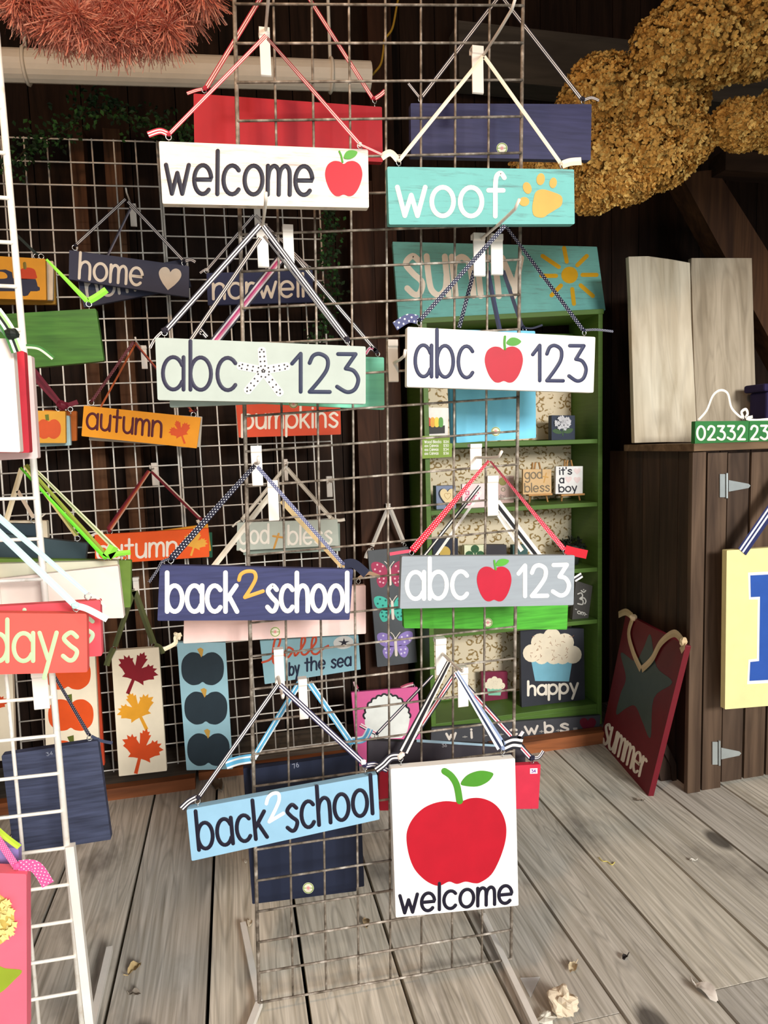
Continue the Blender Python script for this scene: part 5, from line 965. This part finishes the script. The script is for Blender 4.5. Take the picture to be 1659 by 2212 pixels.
# ================================================================== litter on the floor
CRUMP = paint('#d8c8ae', .8, .1)
pb = thing('crumpled_paper', 'crumpled cream paper ball on the floor at the bottom right', 'paper', onZ(1215, 2190)); mb = MB(); mb.lump(onZ(1216, 2188) + Vector((0, 0, .030)), .030, .028, .029, 0, .45, 18, 14, 2.); mb.build('paper', CRUMP, pb)
pb2 = thing('crumpled_paper', 'small torn paper scrap beside the crumpled paper ball', 'paper', onZ(1178, 2205)); mb = MB(); mb.lump(onZ(1180, 2206) + Vector((0, 0, .008)), .02, .014, .009, 0, .6, 12, 8, 5.); mb.build('paper', paint('#cfcabb', .8), pb2)
def scrap(name, label, cat, px, py, L, col, seed):
    r = random.Random(seed); c = onZ(px, py); o = thing(name, label, cat, c); mb = MB(); a = r.random() * 6.28; u = Vector((math.cos(a), math.sin(a), 0)); v = Vector((-u.y, u.x, 0)); nx, ny = 7, 5; vs = []
    for i in range(nx):
        for j in range(ny):
            s = i / (nx - 1) - .5; t = (j / (ny - 1) - .5) * (1 - (2 * s) ** 2 * .8); vs.append(c + u * s * L + v * t * L * .6 + Vector((0, 0, .003 + L * (.9 * t * t + .25 * noise.noise(Vector((s * 4 + seed, t * 5, 0)))+.12))))
    fs = [(i * ny + j, (i + 1) * ny + j, (i + 1) * ny + j + 1, i * ny + j + 1) for i in range(nx - 1) for j in range(ny - 1)]
    mb.add(vs, fs); mb.tube([c - u * L * .5 + Vector((0, 0, .004)), c - u * L * .75 + v * L * .1 + Vector((0, 0, .012))], .0012, 5); mb.build('leaf', paint(col, .7, .2), o, True)
scrap('dry_leaf', 'curled tan dry leaf on the floor right of the left rack foot', 'leaf', 291, 2098, .04, '#c2a878', 1)
scrap('dry_leaf', 'dull grey dry leaf below the curled tan leaf', 'leaf', 292, 2152, .028, '#8f8476', 2)
scrap('dry_leaf', 'tan dry leaf on the boards inside the middle rack', 'leaf', 791, 1998, .034, '#a8906c', 3)
scrap('dry_leaf', 'pale torn leaf by the left foot of the middle rack', 'leaf', 540, 1998, .024, '#d8ccb4', 4)
scrap('dry_leaf', 'cream leaf scrap right of the middle rack', 'leaf', 1238, 2096, .036, '#d6c4a0', 5)
scrap('dry_leaf', 'white papery husk standing on a floor gap at the bottom right', 'leaf', 1524, 2150, .06, '#e2d8cc', 6)
scrap('dry_leaf', 'brown oak leaf on the floor under the teal pumpkin board', 'leaf', 468, 1704, .075, '#6a5a48', 7)
scrap('dry_leaf', 'white chip on the floor below the light blue school sign', 'leaf', 531, 1863, .018, '#efe8da', 8)
scrap('dry_leaf', 'tiny grey husk in front of the summer board', 'leaf', 1381, 1732, .026, '#8a7e70', 9)
scrap('dry_leaf', 'dark chip on the boards at the right of the bottom edge', 'leaf', 1350, 2072, .02, '#2c2624', 10)
scrap('dry_leaf', 'small white curl on the right hand floor boards', 'leaf', 1496, 1862, .018, '#efe9de', 11)
tp = thing('clear_tape', 'translucent triangle of plastic lying by the middle rack foot', 'plastic', onZ(1148, 2130)); mb = MB(); mb.prism([onZ(x, y, .004) for x, y in ((1124, 2112), (1166, 2110), (1146, 2154))], (0, 0, -.002))
m_, t_, b_ = newmat('clear_plastic', .25); b_.inputs['Base Color'].default_value = (.85, .87, .88, 1); b_.inputs['Alpha'].default_value = .45; mb.build('plastic', m_, tp)
th = thing('thread', 'bit of yellow thread on the right hand floor boards', 'thread', onZ(1310, 1860)); mb = MB(); mb.tube([onZ(x, y, .003) for x, y in cr([(1294, 1852), (1302, 1860), (1312, 1861), (1322, 1868), (1328, 1862)])], .0014, 5); mb.build('strand', paint('#e0d070', .6), th, True)
for o in bpy.data.objects:
    if '_o' in o: del o['_o']
